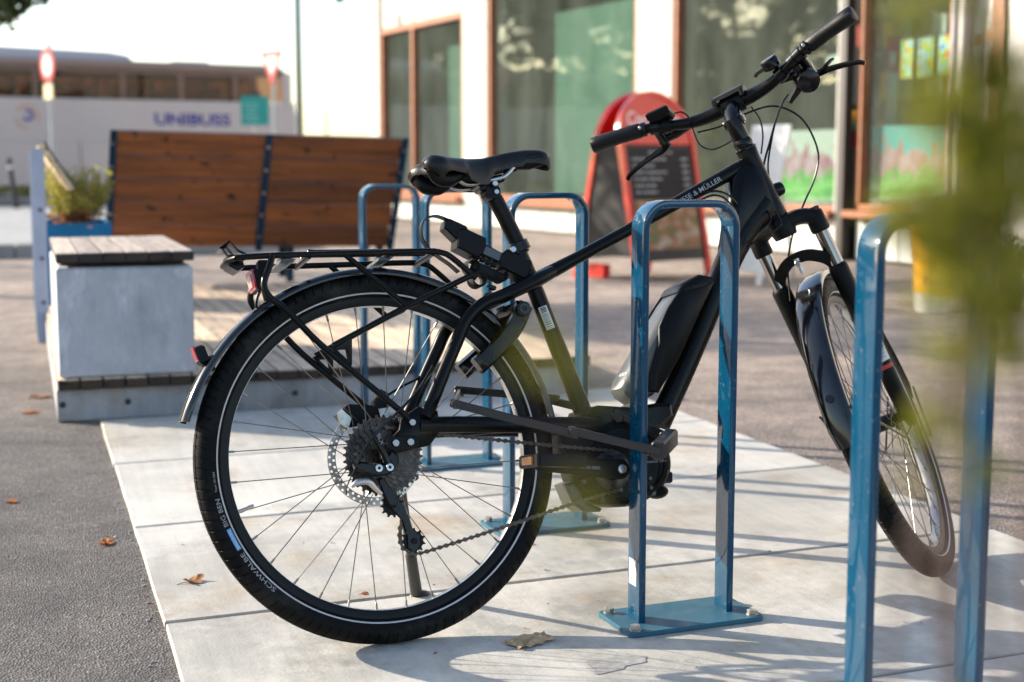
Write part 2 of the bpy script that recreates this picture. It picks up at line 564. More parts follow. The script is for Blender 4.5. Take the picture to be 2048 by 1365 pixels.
def lerps(vals, n):
    """resample list of radii to n values"""
    out = []
    for i in range(n):
        x = i / (n - 1) * (len(vals) - 1)
        k = min(int(x), len(vals) - 2)
        out.append(vals[k] + (vals[k + 1] - vals[k]) * (x - k))
    return out


class G:
    def __init__(self):
        self.v = []
        self.f = []

    def add(self, vs, fs):
        b = len(self.v)
        self.v += [tuple(p) for p in vs]
        self.f += [tuple(b + i for i in f) for f in fs]
        return self

    def sweep(self, pts, section, up=None, caps=True, closed=False, scales=None):
        P = [Vector(p) for p in pts]
        n, m = len(P), len(section)
        T = []
        for i in range(n):
            a = P[(i - 1) % n] if (closed or i > 0) else P[i]
            c = P[(i + 1) % n] if (closed or i < n - 1) else P[i]
            t = c - a
            T.append(t.normalized() if t.length > 1e-9 else Vector((0, 0, 1)))
        if up is None:
            up = Vector((0, 0, 1)) if abs(T[0].z) < 0.9 else Vector((1, 0, 0))
            fixed = False
        else:
            up = Vector(up)
            fixed = True
        N = up - T[0] * up.dot(T[0])
        N.normalize()
        vs = []
        for i in range(n):
            if i and fixed:
                N = up - T[i] * up.dot(T[i])
                N.normalize()
            elif i:
                q = T[i - 1].rotation_difference(T[i])
                N = q @ N
                N = (N - T[i] * N.dot(T[i])).normalized()
            Bn = T[i].cross(N)
            s = scales[i] if scales else 1.0
            for a, c in section:
                vs.append(P[i] + N * a * s + Bn * c * s)
        fs = []
        for i in range(n if closed else n - 1):
            i2 = (i + 1) % n
            for j in range(m):
                j2 = (j + 1) % m
                fs.append((i * m + j, i2 * m + j, i2 * m + j2, i * m + j2))
        if caps and not closed:
            fs.append(tuple(range(m)))
            fs.append(tuple((n - 1) * m + j for j in reversed(range(m))))
        return self.add(vs, fs)

    def tube(self, pts, r, n=12, caps=True, closed=False, up=None, flat=1.0):
        if isinstance(r, (int, float)):
            sc = None
            r0 = r
        else:
            sc = lerps(list(r), len(pts)) if len(r) != len(pts) else list(r)
            r0 = 1.0
        sec = [(math.cos(2 * PI * j / n) * r0, math.sin(2 * PI * j / n) * r0 * flat) for j in range(n)]
        return self.sweep(pts, sec, up, caps, closed, sc)

    def lathe(self, prof, o=(0, 0, 0), ax=(0, 0, 1), n=24, closed=False, ref=None, a0=0.0, a1=2 * PI):
        o, ax = Vector(o), Vector(ax).normalized()
        if ref is None:
            ref = Vector((1, 0, 0)) if abs(ax.x) < 0.9 else Vector((0, 1, 0))
        e1 = Vector(ref) - ax * Vector(ref).dot(ax)
        e1.normalize()
        e2 = ax.cross(e1)
        m = len(prof)
        full = abs(a1 - a0 - 2 * PI) < 1e-6
        k = n if full else n + 1
        vs = []
        for i in range(k):
            a = a0 + (a1 - a0) * i / n
            d = e1 * math.cos(a) + e2 * math.sin(a)
            for r, h in prof:
                vs.append(o + d * r + ax * h)
        fs = []
        for i in range(n):
            i2 = (i + 1) % k
            for j in range(m if closed else m - 1):
                j2 = (j + 1) % m
                fs.append((i * m + j, i2 * m + j, i2 * m + j2, i * m + j2))
        if not full and closed:
            fs.append(tuple(reversed(range(m))))
            fs.append(tuple((k - 1) * m + j for j in range(m)))
        return self.add(vs, fs)

    def cyl(self, a, b, r, n=16, r2=None):
        a, b = Vector(a), Vector(b)
        ax = b - a
        L = ax.length
        r2 = r if r2 is None else r2
        bev = min(r, r2, L) * 0.12
        return self.lathe([(0, 0), (r - bev, 0), (r, bev), (r2, L - bev), (r2 - bev, L), (0, L)], a, ax, n)

    def prism(self, poly, mp, h0, h1, bev=0.0):
        """polygon (x,y) extruded along h; mp(x,y,h)->Vector"""
        n = len(poly)
        A = sum(poly[i][0] * poly[(i + 1) % n][1] - poly[(i + 1) % n][0] * poly[i][1] for i in range(n))
        if A < 0:
            poly = list(reversed(poly))
        lay = []
        if bev:
            ins = []
            for i in range(n):
                p0, p1, p2 = Vector(poly[i - 1]), Vector(poly[i]), Vector(poly[(i + 1) % n])
                d1, d2 = (p1 - p0).normalized(), (p2 - p1).normalized()
                n1, n2 = Vector((-d1.y, d1.x)), Vector((-d2.y, d2.x))
                k = n1 + n2
                k = k / max(0.5, k.dot(n1)) if k.length > 1e-6 else n1
                ins.append((p1.x + k.x * bev, p1.y + k.y * bev))
            s = 1 if h1 > h0 else -1
            lay = [(ins, h0), (poly, h0 + bev * s), (poly, h1 - bev * s), (ins, h1)]
        else:
            lay = [(poly, h0), (poly, h1)]
        vs = [mp(x, y, h) for pl, h in lay for x, y in pl]
        fs = []
        for k in range(len(lay) - 1):
            for i in range(n):
                j = (i + 1) % n
                fs.append((k * n + i, k * n + j, (k + 1) * n + j, (k + 1) * n + i))
        fs.append(tuple(reversed(range(n))))
        fs.append(tuple((len(lay) - 1) * n + i for i in range(n)))
        return self.add(vs, fs)

    def box(self, c, s, M=None, bev=0.0):
        """box centred at c with full sizes s, optional 3x3 matrix"""
        c = Vector(c)
        x, y, z = s[0] / 2, s[1] / 2, s[2] / 2
        M = M or Matrix.Identity(3)
        if bev:
            self.prism([(-x, -y), (x, -y), (x, y), (-x, y)], lambda a, b_, h: c + M @ Vector((a, b_, h)), -z, z, bev)
            return self
        vs = [c + M @ Vector((sx * x, sy * y, sz * z)) for sz in (-1, 1) for sy in (-1, 1) for sx in (-1, 1)]
        return self.add(vs, [(0, 2, 3, 1), (4, 5, 7, 6), (0, 1, 5, 4), (2, 6, 7, 3), (0, 4, 6, 2), (1, 3, 7, 5)])

    def sphere(self, c, r, n=12, sc=(1, 1, 1)):
        prof = [(max(1e-5, math.sin(PI * i / n)) * r, -math.cos(PI * i / n) * r) for i in range(n + 1)]
        b = len(self.v)
        self.lathe(prof, (0, 0, 0), (0, 0, 1), n * 2)
        for i in range(b, len(self.v)):
            p = self.v[i]
            self.v[i] = (c[0] + p[0] * sc[0], c[1] + p[1] * sc[1], c[2] + p[2] * sc[2])
        return self

    def build(self, name, mat, parent=None, ang=38, smooth_=True):
        me = bpy.data.meshes.new(name)
        me.from_pydata(self.v, [], self.f)
        bm = bmesh.new()
        bm.from_mesh(me)
        bmesh.ops.recalc_face_normals(bm, faces=bm.faces)
        bm.to_mesh(me)
        bm.free()
        if smooth_:
            me.shade_smooth()
            me.set_sharp_from_angle(angle=R(ang))
        me.materials.append(MATS[mat])
        o = bpy.data.objects.new(name, me)
        COL.objects.link(o)
        if parent is not None:
            o.parent = parent
        return o


def thing(name, label, cat, loc=(0, 0, 0), rz=0.0, group=None):
    o = bpy.data.objects.new(name, None)
    o.empty_display_size = 0.2
    COL.objects.link(o)
    o.location = loc
    o.rotation_euler = (0, 0, rz)
    return tag(o, label, cat, group)


def tag(o, label, cat, group=None):
    o['label'] = label
    o['category'] = cat
    if group:
        o['group'] = group
    return o


def struct(o):
    o['kind'] = 'structure'
    return o


def stuff(o):
    o['kind'] = 'stuff'
    return o


def copy_tree(o, parent=None):
    c = o.copy()
    COL.objects.link(c)
    c.parent = parent
    for ch in list(o.children):
        copy_tree(ch, c)
    return c


_dg = None


def text_mesh(s, size, res=3, off=0.0):
    """returns verts (x,y), faces of a flat text; x from 0"""
    cu = bpy.data.curves.new('t', 'FONT')
    cu.body = s
    cu.size = size
    cu.resolution_u = res
    cu.offset = off
    o = bpy.data.objects.new('t', cu)
    COL.objects.link(o)
    dg = bpy.context.evaluated_depsgraph_get()
    dg.update()
    me = bpy.data.meshes.new_from_object(o.evaluated_get(dg))
    vs = [(p.co.x, p.co.y) for p in me.vertices]
    fs = [tuple(p.vertices) for p in me.polygons]
    bpy.data.objects.remove(o)
    bpy.data.curves.remove(cu)
    bpy.data.meshes.remove(me)
    return vs, fs


def text_on(s, size, mp, name, mat, parent, width=None, bold=0.0):
    """mp(x,y)->Vector places the letters; width rescales the line"""
    vs, fs = text_mesh(s, size, 3, bold * size)
    x0 = min(v[0] for v in vs)
    x1 = max(v[0] for v in vs)
    k = (width / (x1 - x0)) if width else 1.0
    g = G()
    g.add([mp((x - x0) * k, y) for x, y in vs], fs)
    return g.build(name, mat, parent, smooth_=False)


#PART2
# ================================================================== THE BICYCLE
bike = thing('bicycle', 'black electric bicycle with rear carrier leaning on its kickstand beside the blue racks', 'bicycle', (0.6087, 2.4472, 0.0006))
bike.rotation_euler = (R(-14), 0, 0.0294)


def P(u, v, w=0.0):
    return Vector((u, -w, v))


def Pl(lst):
    return [P(*p) for p in lst]


S_BASE = Vector((0.91, 0, 0.75))
S_AX = Vector((-0.37185, 0, 0.92829))
S_F = Vector((0.65863, 0.70470, 0.26383))
S_R = Vector((0.65417, -0.70951, 0.26204))


def S(s, t, a):
    return S_BASE + S_R * s + S_F * t + S_AX * a


def Sl(lst):
    return [S(*p) for p in lst]


RO = 0.342
TC, TR = 0.317, 0.025          # tyre section centre radius, section radius

# ---- frame
g = G()
g.tube(Pl([(0.33, 0.659), (0.427, 0.703), (0.546, 0.758), (0.771, 0.865), (0.85, 0.902)]), [0.0155, 0.0125, 0.0125, 0.0145, 0.016], 16, flat=0.95)
g.tube(Pl([(0.308, 0.722), (0.339, 0.637), (0.421, 0.378)]), [0.0165, 0.0165, 0.0185], 18)
g.tube([S_BASE + S_AX * a for a in (0.032, 0.036, 0.06, 0.165, 0.188, 0.192)], [0.0215, 0.0235, 0.0222, 0.0205, 0.0225, 0.021], 20)
g.tube(smooth(Pl([(0.872, 0.812), (0.80, 0.735), (0.735, 0.632), (0.674, 0.521), (0.575, 0.365)]), 5), [0.030, 0.029, 0.027, 0.023, 0.025], 18, flat=0.82)
# gusset between head tube, top tube and down tube
g.prism([(0.792, 0.862), (0.826, 0.90), (0.862, 0.885), (0.905, 0.79), (0.872, 0.772), (0.822, 0.742), (0.775, 0.692), (0.752, 0.662), (0.752, 0.70), (0.776, 0.79)],
        lambda x, y, h: P(x, y, h), -0.021, 0.021, 0.006)
for sg in (1, -1):
    g.tube(smooth(Pl([(0.372, 0.677, 0.012 * sg), (0.33, 0.659, 0.026 * sg), (0.254, 0.628, 0.047 * sg), (0.205, 0.611, 0.056 * sg), (0.168, 0.58, 0.06 * sg), (0.145, 0.54, 0.063 * sg), (0.118, 0.491, 0.066 * sg), (0.072, 0.405, 0.068 * sg)]), 6),
           [0.012, 0.0148, 0.0135, 0.0125, 0.0125, 0.0125, 0.0125, 0.014], 16)
    g.tube(smooth(Pl([(0.06, 0.391, 0.068 * sg), (0.16, 0.386, 0.066 * sg), (0.30, 0.377, 0.052 * sg), (0.43, 0.368, 0.048 * sg)]), 4), [0.016, 0.0155, 0.0155, 0.017], 14, flat=0.62, up=(0, 0, 1))
    g.prism([(0.025, 0.405), (0.06, 0.425), (0.095, 0.415), (0.10, 0.38), (0.075, 0.352), (0.03, 0.345), (-0.012, 0.338), (-0.02, 0.352), (0.0, 0.368), (0.02, 0.385)],
            lambda x, y, h: P(x, y, h), 0.062 * sg, 0.0735 * sg, 0.002)
frame = g.build('frame', 'bike_black', bike, 50)
# stay bridge and motor bracket
g = G()
g.tube(Pl([(0.225, 0.618, -0.055), (0.225, 0.618, 0.055)]), 0.009, 12)
g.build('stay_bridge', 'bike_black', bike)
g = G()
g.prism([(0.40, 0.40), (0.43, 0.408), (0.50, 0.40), (0.555, 0.405), (0.588, 0.402), (0.590, 0.378), (0.56, 0.355), (0.42, 0.345), (0.385, 0.365)],
        lambda x, y, h: P(x, y, h), -0.046, 0.046, 0.008)
g.build('motor_bracket', 'bike_black', bike)

# lettering on the top tube (wraps the tube, right side)
a_, b_ = P(0.546, 0.758), P(0.771, 0.865)
td = (b_ - a_).normalized()
tn = Vector((0, -1, 0))
tu = Vector((-td.z, 0, td.x))


def on_tube(x, y):
    c = a_ + td * (0.125 + x)
    r = 0.0142
    an = (y - 0.0052) / r
    return c + (tn * math.cos(an) + tu * math.sin(an)) * (r + 0.0004)


text_on('RIESE & MÜLLER', 0.0155, on_tube, 'frame_lettering', 'print_grey', frame, width=0.118, bold=0.004)

# bar code sticker on the seat tube
sd = (P(0.421, 0.378) - P(0.339, 0.637)).normalized()
sn = Vector((-sd.z, 0, sd.x))


def on_seat(x, y):
    c = P(0.339, 0.637) + sd * x
    an = y / 0.0168
    return c + (Vector((0, -1, 0)) * math.cos(an) - sn * math.sin(an)) * 0.0171


g = G()
NX, NY = 2, 8
vs = [on_seat(0.028 + 0.047 * i / NX, -0.009 + 0.018 * j / NY + 0.006) for i in range(NX + 1) for j in range(NY + 1)]
g.add(vs, [(i * (NY + 1) + j, (i + 1) * (NY + 1) + j, (i + 1) * (NY + 1) + j + 1, i * (NY + 1) + j + 1) for i in range(NX) for j in range(NY)])
stk = g.build('barcode_sticker', 'sticker_paper', frame)
g = G()
rnd = random.Random(4)
x = 0.030
while x < 0.073:
    wd = rnd.choice((0.0007, 0.0012, 0.0018))
    k = 1.0 if x > 0.037 else 1.25
    vs = []
    for xx in (x, x + wd * (2.2 if x < 0.036 else 1)):
        for j in range(5):
            p = on_seat(xx, -0.006 + 0.011 * j / 4 + 0.006)
            c = P(0.339, 0.637) + sd * xx
            vs.append(p + (p - c).normalized() * 0.0003)
    g.add(vs, [(j, 5 + j, 6 + j, j + 1) for j in range(4)])
    x += wd * 2.3 + 0.0008
g.build('barcode_bars', 'barcode_dark', stk, smooth_=False)

# ---- motor
g = G()
mc = P(0.470, 0.290)
g.lathe([(0, -0.062), (0.07, -0.062), (0.094, -0.052), (0.102, -0.03), (0.102, 0.028), (0.097, 0.045), (0.088, 0.052), (0.080, 0.054), (0.079, 0.051), (0.03, 0.053), (0, 0.053)], mc, (0, -1, 0), 48)
for i in range(len(g.v)):            # slightly oblong housing
    p = Vector(g.v[i])
    q = p - mc
    g.v[i] = tuple(mc + Vector((q.x * (1.05 if q.x > 0 else 1.0), q.y, q.z * (0.80 if q.z < 0 else 0.9))))
g.sphere(P(0.548, 0.232, 0.02), 0.018, 8, (1.2, 1.6, 0.8))
g.box(P(0.40, 0.335, 0.0), (0.10, 0.10, 0.06), None, 0.01)
motor = g.build('motor', 'motor_black', bike, 40)
g = G()
g.prism([(0.356, 0.262), (0.378, 0.268), (0.402, 0.222), (0.43, 0.209), (0.425, 0.203), (0.390, 0.206), (0.370, 0.222)], lambda x, y, h: P(x, y, h), -0.046, 0.020, 0.006)
g.build('motor_underside', 'battery_grey', motor)
text_on('BOSCH', 0.011, lambda x, y: P(0.513 + x, 0.302 + y, 0.0535), 'motor_lettering', 'print_red', motor, width=0.045)
text_on('Performance Line', 0.0075, lambda x, y: P(0.493 + x, 0.289 + y, 0.0535), 'motor_lettering', 'print_grey', motor, width=0.065)
g = G()
for dz in (-0.03, 0.03, 0.0):
    g = G()
    g.cyl(P(0.49 + abs(dz), 0.25 + dz * 0.3, 0.050), P(0.49 + abs(dz), 0.25 + dz * 0.3, 0.0555), 0.0045, 8)
    g.build('motor_screw', 'dark_steel', motor)
for k in range(10):
    a = R(20 + 36 * k)
    g = G()
    g.cyl(P(0.470 + 0.092 * math.cos(a), 0.290 + 0.076 * math.sin(a), 0.040), P(0.470 + 0.092 * math.cos(a), 0.290 + 0.076 * math.sin(a), 0.0505), 0.0052, 10)
    g.build('motor_screw', 'dark_steel', motor)
g = G()
g.lathe([(0.071, 0.0505), (0.074, 0.0535), (0.077, 0.0505)], mc, (0, -1, 0), 48, closed=True)
g.build('motor_seam', 'plastic_black', motor)

# ---- battery
g = G()
bp_ = [(0.705, 0.643), (0.690, 0.650), (0.668, 0.648), (0.636, 0.632), (0.610, 0.604), (0.570, 0.552), (0.497, 0.456), (0.490, 0.440), (0.497, 0.424), (0.520, 0.408), (0.556, 0.422), (0.605, 0.488), (0.66, 0.57)]
g.prism(bp_, lambda x, y, h: P(x, y, h), -0.040, 0.038, 0.010)
bat = g.build('battery', 'battery_grey', bike, 45)
g = G()
cv = [(0.708, 0.640), (0.698, 0.650), (0.668, 0.652), (0.634, 0.634), (0.600, 0.594), (0.575, 0.556), (0.572, 0.524), (0.546, 0.462), (0.540, 0.428), (0.56, 0.425), (0.612, 0.49), (0.665, 0.575)]
g.prism(cv, lambda x, y, h: P(x, y, h), 0.036, 0.047, 0.003)
g.prism(cv, lambda x, y, h: P(x, y, h), -0.036, -0.044, 0.003)
g.prism([(0.711, 0.638), (0.704, 0.652), (0.676, 0.658), (0.636, 0.640), (0.624, 0.624), (0.646, 0.618), (0.69, 0.628)], lambda x, y, h: P(x, y, h), -0.0445, 0.0485, 0.006)
g.build('battery_cover', 'plastic_black', bat, 45)
g = G()
g.prism([(0.506, 0.405), (0.526, 0.415), (0.534, 0.388), (0.514, 0.378)], lambda x, y, h: P(x, y, h), -0.03, 0.030, 0.004)
g.build('battery_holder', 'battery_grey', bat)
ed = (P(0.570, 0.552) - P(0.497, 0.456)).normalized()
en = Vector((-ed.z, 0, ed.x))
text_on('BOSCH', 0.012, lambda x, y: P(0.5005, 0.4625) + Vector((0, 1, 0)) * (-0.026 + x) * 1.0 + ed * (y + 0.002) + en * 0.0008, 'battery_lettering', 'print_white', bat, width=0.034)
text_on('500', 0.012, lambda x, y: P(0.5005, 0.4625) + Vector((0, 1, 0)) * (-0.03 + x) + ed * (y + 0.035) + en * 0.0008, 'battery_lettering', 'print_white', bat, width=0.014)

# ---- seat post, clamp, saddle
g = G()
g.tube(Pl([(0.262, 0.842), (0.27, 0.825), (0.289, 0.783), (0.317, 0.716)]), [0.0148, 0.0155, 0.0155, 0.0155], 18)
g.lathe([(0.0, -0.017), (0.015, -0.017), (0.017, -0.012), (0.017, 0.012), (0.015, 0.017), (0, 0.017)], P(0.261, 0.838), (0, 1, 0), 20)
post = g.build('seat_post', 'bike_black', bike)
g = G()
g.box(P(0.256, 0.858), (0.058, 0.046, 0.016), Matrix.Rotation(R(-12), 3, 'Y'), 0.004)
g.box(P(0.252, 0.848), (0.038, 0.03, 0.014), Matrix.Rotation(R(-12), 3, 'Y'), 0.003)
g.build('saddle_clamp', 'gloss_black', post)
g = G()
g.cyl(P(0.262, 0.851, 0.022), P(0.262, 0.851, 0.029), 0.0055, 12)
g.build('clamp_bolt', 'steel', post)
g = G()
g.cyl(P(0.266, 0.836, 0.016), P(0.266, 0.836, 0.0225), 0.005, 12)
g.build('clamp_bolt', 'steel', post)
g = G()
sa = (P(0.317, 0.716) - P(0.27, 0.825)).normalized()
g.lathe([(0.016, -0.011), (0.0205, -0.009), (0.0205, 0.009), (0.016, 0.011)], P(0.3115, 0.73), sa, 24, closed=True)
g.box(P(0.292, 0.722, 0.014), (0.02, 0.024, 0.018), Matrix.Rotation(R(24), 3, 'Y'), 0.003)
g.build('seat_clamp', 'gloss_black', bike)
g = G()
g.cyl(P(0.287, 0.720, 0.024), P(0.287, 0.720, 0.031), 0.006, 12)
g.build('clamp_screw', 'steel', bike)

NI, NJ = 36, 24
top, bot = [], []
for i in range(NI + 1):
    for j in range(NJ + 1):
        q = -1 + 2 * j / NJ
        s_ = i / NI
        # length coordinate with two rear lobes
        lob = 0.112 + 0.022 * math.exp(-(q / 0.20) ** 2) + 0.030 * max(0, abs(q) - 0.62) ** 1.5 / 0.38 ** 1.5
        u = lob + (0.392 - lob) * s_
        uu = u
        hw = 0.077 if uu < 0.15 else 0.077 - 0.056 * min(1, max(0, (uu - 0.15) / 0.125)) ** 0.8
        hw = hw if uu < 0.16 else max(0.0205, hw)
        if s_ > 0.93:
            hw *= math.sqrt(max(0.02, 1 - ((s_ - 0.93) / 0.07) ** 2))
        if s_ < 0.06:
            hw *= 0.93 + 0.07 * s_ / 0.06
        zt = 0.908 - 0.004 * math.sin((uu - 0.13) / 0.12 * PI) if uu < 0.25 else 0.908 + 0.016 * math.sin(min(1, (uu - 0.25) / 0.10) * PI / 2)
        if uu > 0.36:
            zt -= 10.0 * (uu - 0.36) ** 2
        side = abs(q) ** 2.4
        drop = (0.030 if uu < 0.2 else 0.040 if uu < 0.25 else 0.030) + 0.012 * math.exp(-((uu - 0.235) / 0.03) ** 2)
        if uu > 0.33:
            drop = 0.024
        rear = 0.016 * max(0, 1 - s_ / 0.08) ** 2
        z = zt - drop * side - rear - 0.004 * math.exp(-(q / 0.22) ** 2) * (1 if uu < 0.33 else 0.3)
        y = hw * math.sin(q * PI / 2 * 0.96) / math.sin(PI / 2 * 0.96)
        top.append(Vector((u, y, z)))
        bot.append(Vector((u + (0.004 if s_ < 0.5 else -0.004), y * 0.93, z - 0.011 + 0.004 * side)))
n_ = (NI + 1) * (NJ + 1)
fs = []
for i in range(NI):
    for j in range(NJ):
        a = i * (NJ + 1) + j
        fs.append((a, a + 1, a + NJ + 2, a + NJ + 1))
        fs.append((n_ + a, n_ + a + NJ + 1, n_ + a + NJ + 2, n_ + a + 1))
for i in range(NI):
    a, b2 = i * (NJ + 1), (i + 1) * (NJ + 1)
    fs.append((a, b2, n_ + b2, n_ + a))
    fs.append((a + NJ, n_ + a + NJ, n_ + b2 + NJ, b2 + NJ))
for j in range(NJ):
    fs.append((j, n_ + j, n_ + j + 1, j + 1))
    a = NI * (NJ + 1) + j
    fs.append((a, a + 1, n_ + a + 1, n_ + a))
g = G()
g.add(top + bot, fs)
sad = g.build('saddle', 'saddle_vinyl', bike, 60)
for sg in (1, -1):
    g = G()
    g.tube(smooth(Pl([(0.176, 0.872, 0.030 * sg), (0.190, 0.857, 0.027 * sg), (0.212, 0.850, 0.022 * sg), (0.256, 0.8585, 0.022 * sg), (0.285, 0.866, 0.022 * sg), (0.310, 0.888, 0.015 * sg), (0.328, 0.9, 0.01 * sg)]), 5), 0.0038, 10)
    g.build('saddle_rail', 'steel', sad)
for sg in (1, -1):
    g = G()
    g.tube(smooth(Pl([(0.128, 0.878, 0.045 * sg), (0.142, 0.862, 0.04 * sg), (0.165, 0.858, 0.034 * sg), (0.20, 0.872, 0.03 * sg)]), 5), [0.012, 0.016, 0.016, 0.010], 12, flat=0.8)
    g.build('saddle_base', 'plastic_black', sad)
g = G()
g.tube(Pl([(0.318, 0.897), (0.345, 0.897), (0.382, 0.903)]), [0.013, 0.013, 0.008], 12, flat=0.8)
g.build('saddle_nose', 'plastic_black', sad)
g = G()                                # embossed oval on the nose flank
pts = []
for k in range(28):
    a = 2 * PI * k / 28
    u, z = 0.352 + 0.016 * math.cos(a), 0.9105 + 0.0045 * math.sin(a) + 0.0015 * math.cos(a)
    hw = 0.0205
    pts.append(Vector((u, -hw * 0.965 - 0.0012, z - 0.003)))
g.tube(pts, 0.0006, 6, closed=True, up=(0, 1, 0))
g.build('saddle_emblem', 'gloss_black', sad)


# ---- wheels
def wheel(label, c, ex, ez, ar, rear):
    def q(th, rho, h):
        return c + (ex * math.cos(th) + ez * math.sin(th)) * rho + ar * h
    g = G()
    prof = [(0.298, 0.0135), (0.298, 0.0115), (0.291, 0.0100), (0.291, -0.0100), (0.298, -0.0115), (0.298, -0.0135), (0.286, -0.0128), (0.2805, -0.0105), (0.2800, 0.0), (0.2805, 0.0105), (0.286, 0.0128)]
    g.lathe(prof, c, ar, 96, closed=True, ref=ex)
    wh = g.build('wheel', 'rim_black', bike, 40)
    wh['label'] = label
    g = G()
    g.lathe([(0.2801, 0.0098), (0.2794, 0.006), (0.2792, 0.0), (0.2794, -0.006), (0.2801, -0.0098), (0.2806, -0.0098), (0.2806, 0.0098)], c, ar, 96, closed=True, ref=ex)
    g.build('rim_bed', 'rim_silver', wh)
    # tyre with a real grooved tread
    phis = [-148, -125, -102, -84, -72, -66, -48, -32, -29, -24, -21, -7, 7, 21, 24, 29, 32, 48, 66, 72, 84, 102, 125, 148]
    NP = 112
    st = [(0.0, 0), (0.76, 0), (0.82, 1), (0.94, 1)]
    vs = []
    for k in range(NP):
        for f_, gr in st:
            for ph in phis:
                a = abs(ph)
                r = TR
                if a == 24:
                    r -= 0.0016
                if gr and 29 <= a <= 72:
                    r -= 0.0019
                if gr and a <= 7:
                    r -= 0.0013
                th = 2 * PI * (k + f_ + (0.5 if ph < 0 else 0)) / NP + (a - 24) * 0.0003
                vs.append(q(th, TC + r * math.cos(R(ph)), r * math.sin(R(ph))))
    m = len(phis)
    N = NP * 4
    fs = [(i * m + j, ((i + 1) % N) * m + j, ((i + 1) % N) * m + j + 1, i * m + j + 1) for i in range(N) for j in range(m - 1)]
    g = G()
    g.add(vs, fs)
    ty = g.build('tyre', 'rubber', wh, 22)
    for sg in (1, -1):
        g = G()
        pr = [(TC + (TR + 0.0005) * math.cos(R(ph)), sg * (TR + 0.0005) * math.sin(R(ph))) for ph in (121, 123.5, 126, 128.5)]
        g.lathe(pr, c, ar, 120, ref=ex)
        g.build('reflective_stripe', 'stripe_reflective', wh)
    if rear:
        def on_side(th0, rho0):
            def f(x, y):
                rho = rho0 + y
                h = math.sqrt(max(1e-9, TR ** 2 - (rho - TC) ** 2)) + 0.0006
                return q(th0 - x / rho0, rho, h)
            return f
        text_on('SCHWALBE', 0.0115, on_side(R(226), 0.3065), 'tyre_lettering', 'print_grey', wh, width=0.088)
        text_on('BIG BEN', 0.0115, on_side(R(199.5), 0.3075), 'tyre_lettering', 'print_grey', wh, width=0.050)
        text_on('Tour 50-584', 0.0052, on_side(R(188), 0.3085), 'tyre_lettering', 'print_grey', wh, width=0.036)
        f = on_side(R(208.2), 0.3075)
        g = G()
        n = 10
        g.add([f(0.041 * i / n, yy) for i in range(n + 1) for yy in (-0.0014, 0.0066)], [(2 * i, 2 * i + 2, 2 * i + 3, 2 * i + 1) for i in range(n)])
        g.build('tyre_badge', 'print_blue', wh, smooth_=False)

        def f2(x, y):
            p = f(x, y)
            return p + ar * 0.0004
        text_on('BALLOON', 0.0062, lambda x, y: f2(x + 0.003, y + 0.0008), 'tyre_lettering', 'print_white', wh, width=0.034)
    # spokes
    NS = 32
    for i in range(NS):
        th = 2 * PI * (i + 0.5) / NS
        right = i % 2 == 0
        lead = 1 if (i // 2) % 2 == 0 else -1
        if rear:
            fh, fr = (0.016, 0.027) if right else (-0.034, 0.029)
        else:
            fh, fr = (0.034, 0.024) if right else (-0.032, 0.029)
        hth = th + lead * R(66)
        p0 = q(hth, fr, fh + lead * 0.0015)
        p1 = q(th, 0.281, 0.0025 if right else -0.0025)
        d = (p1 - p0).normalized()
        g = G()
        g.tube([p0, p1 - d * 0.012], 0.0010, 5, caps=False)
        g.tube([p1 - d * 0.014, p1 - d * 0.012, p1], [0.0012, 0.0021, 0.0023], 6)
        g.build('spoke', 'spoke_steel', wh)
    # valve
    g = G()
    th = R(196.5 if rear else 100)
    g.tube([q(th, 0.283, 0), q(th, 0.262, 0), q(th, 0.2615, 0), q(th, 0.250, 0)], [0.0026, 0.0026, 0.0034, 0.0030], 8)
    g.build('valve', 'steel', wh)
    # hub
    g = G()
    if rear:
        g.lathe([(0, -0.066), (0.008, -0.066), (0.011, -0.05), (0.022, -0.045), (0.0325, -0.036), (0.0325, -0.032), (0.02, -0.028), (0.018, 0.0), (0.020, 0.012), (0.030, 0.0145), (0.030, 0.0175), (0.017, 0.02), (0.017, 0.056), (0.008, 0.058), (0.008, 0.066), (0, 0.066)], c, ar, 28)
    else:
        g.lathe([(0, -0.05), (0.009, -0.05), (0.014, -0.042), (0.032, -0.035), (0.032, -0.031), (0.017, -0.027), (0.016, 0.026), (0.026, 0.031), (0.026, 0.036), (0.012, 0.04), (0.009, 0.05), (0, 0.05)], c, ar, 28)
    g.build('hub', 'plastic_black', wh)
    return wh, q


c_r = P(0, RO, 0)
wr, q_r = wheel('rear wheel with lettered tyre, cassette and disc', c_r, Vector((1, 0, 0)), Vector((0, 0, 1)), Vector((0, -1, 0)), True)
F_T, F_A = 0.069, -0.4687
c_f = S(0, F_T, F_A)
wf, q_f = wheel('front wheel turned away to the left', c_f, S_F, S_AX, S_R, False)


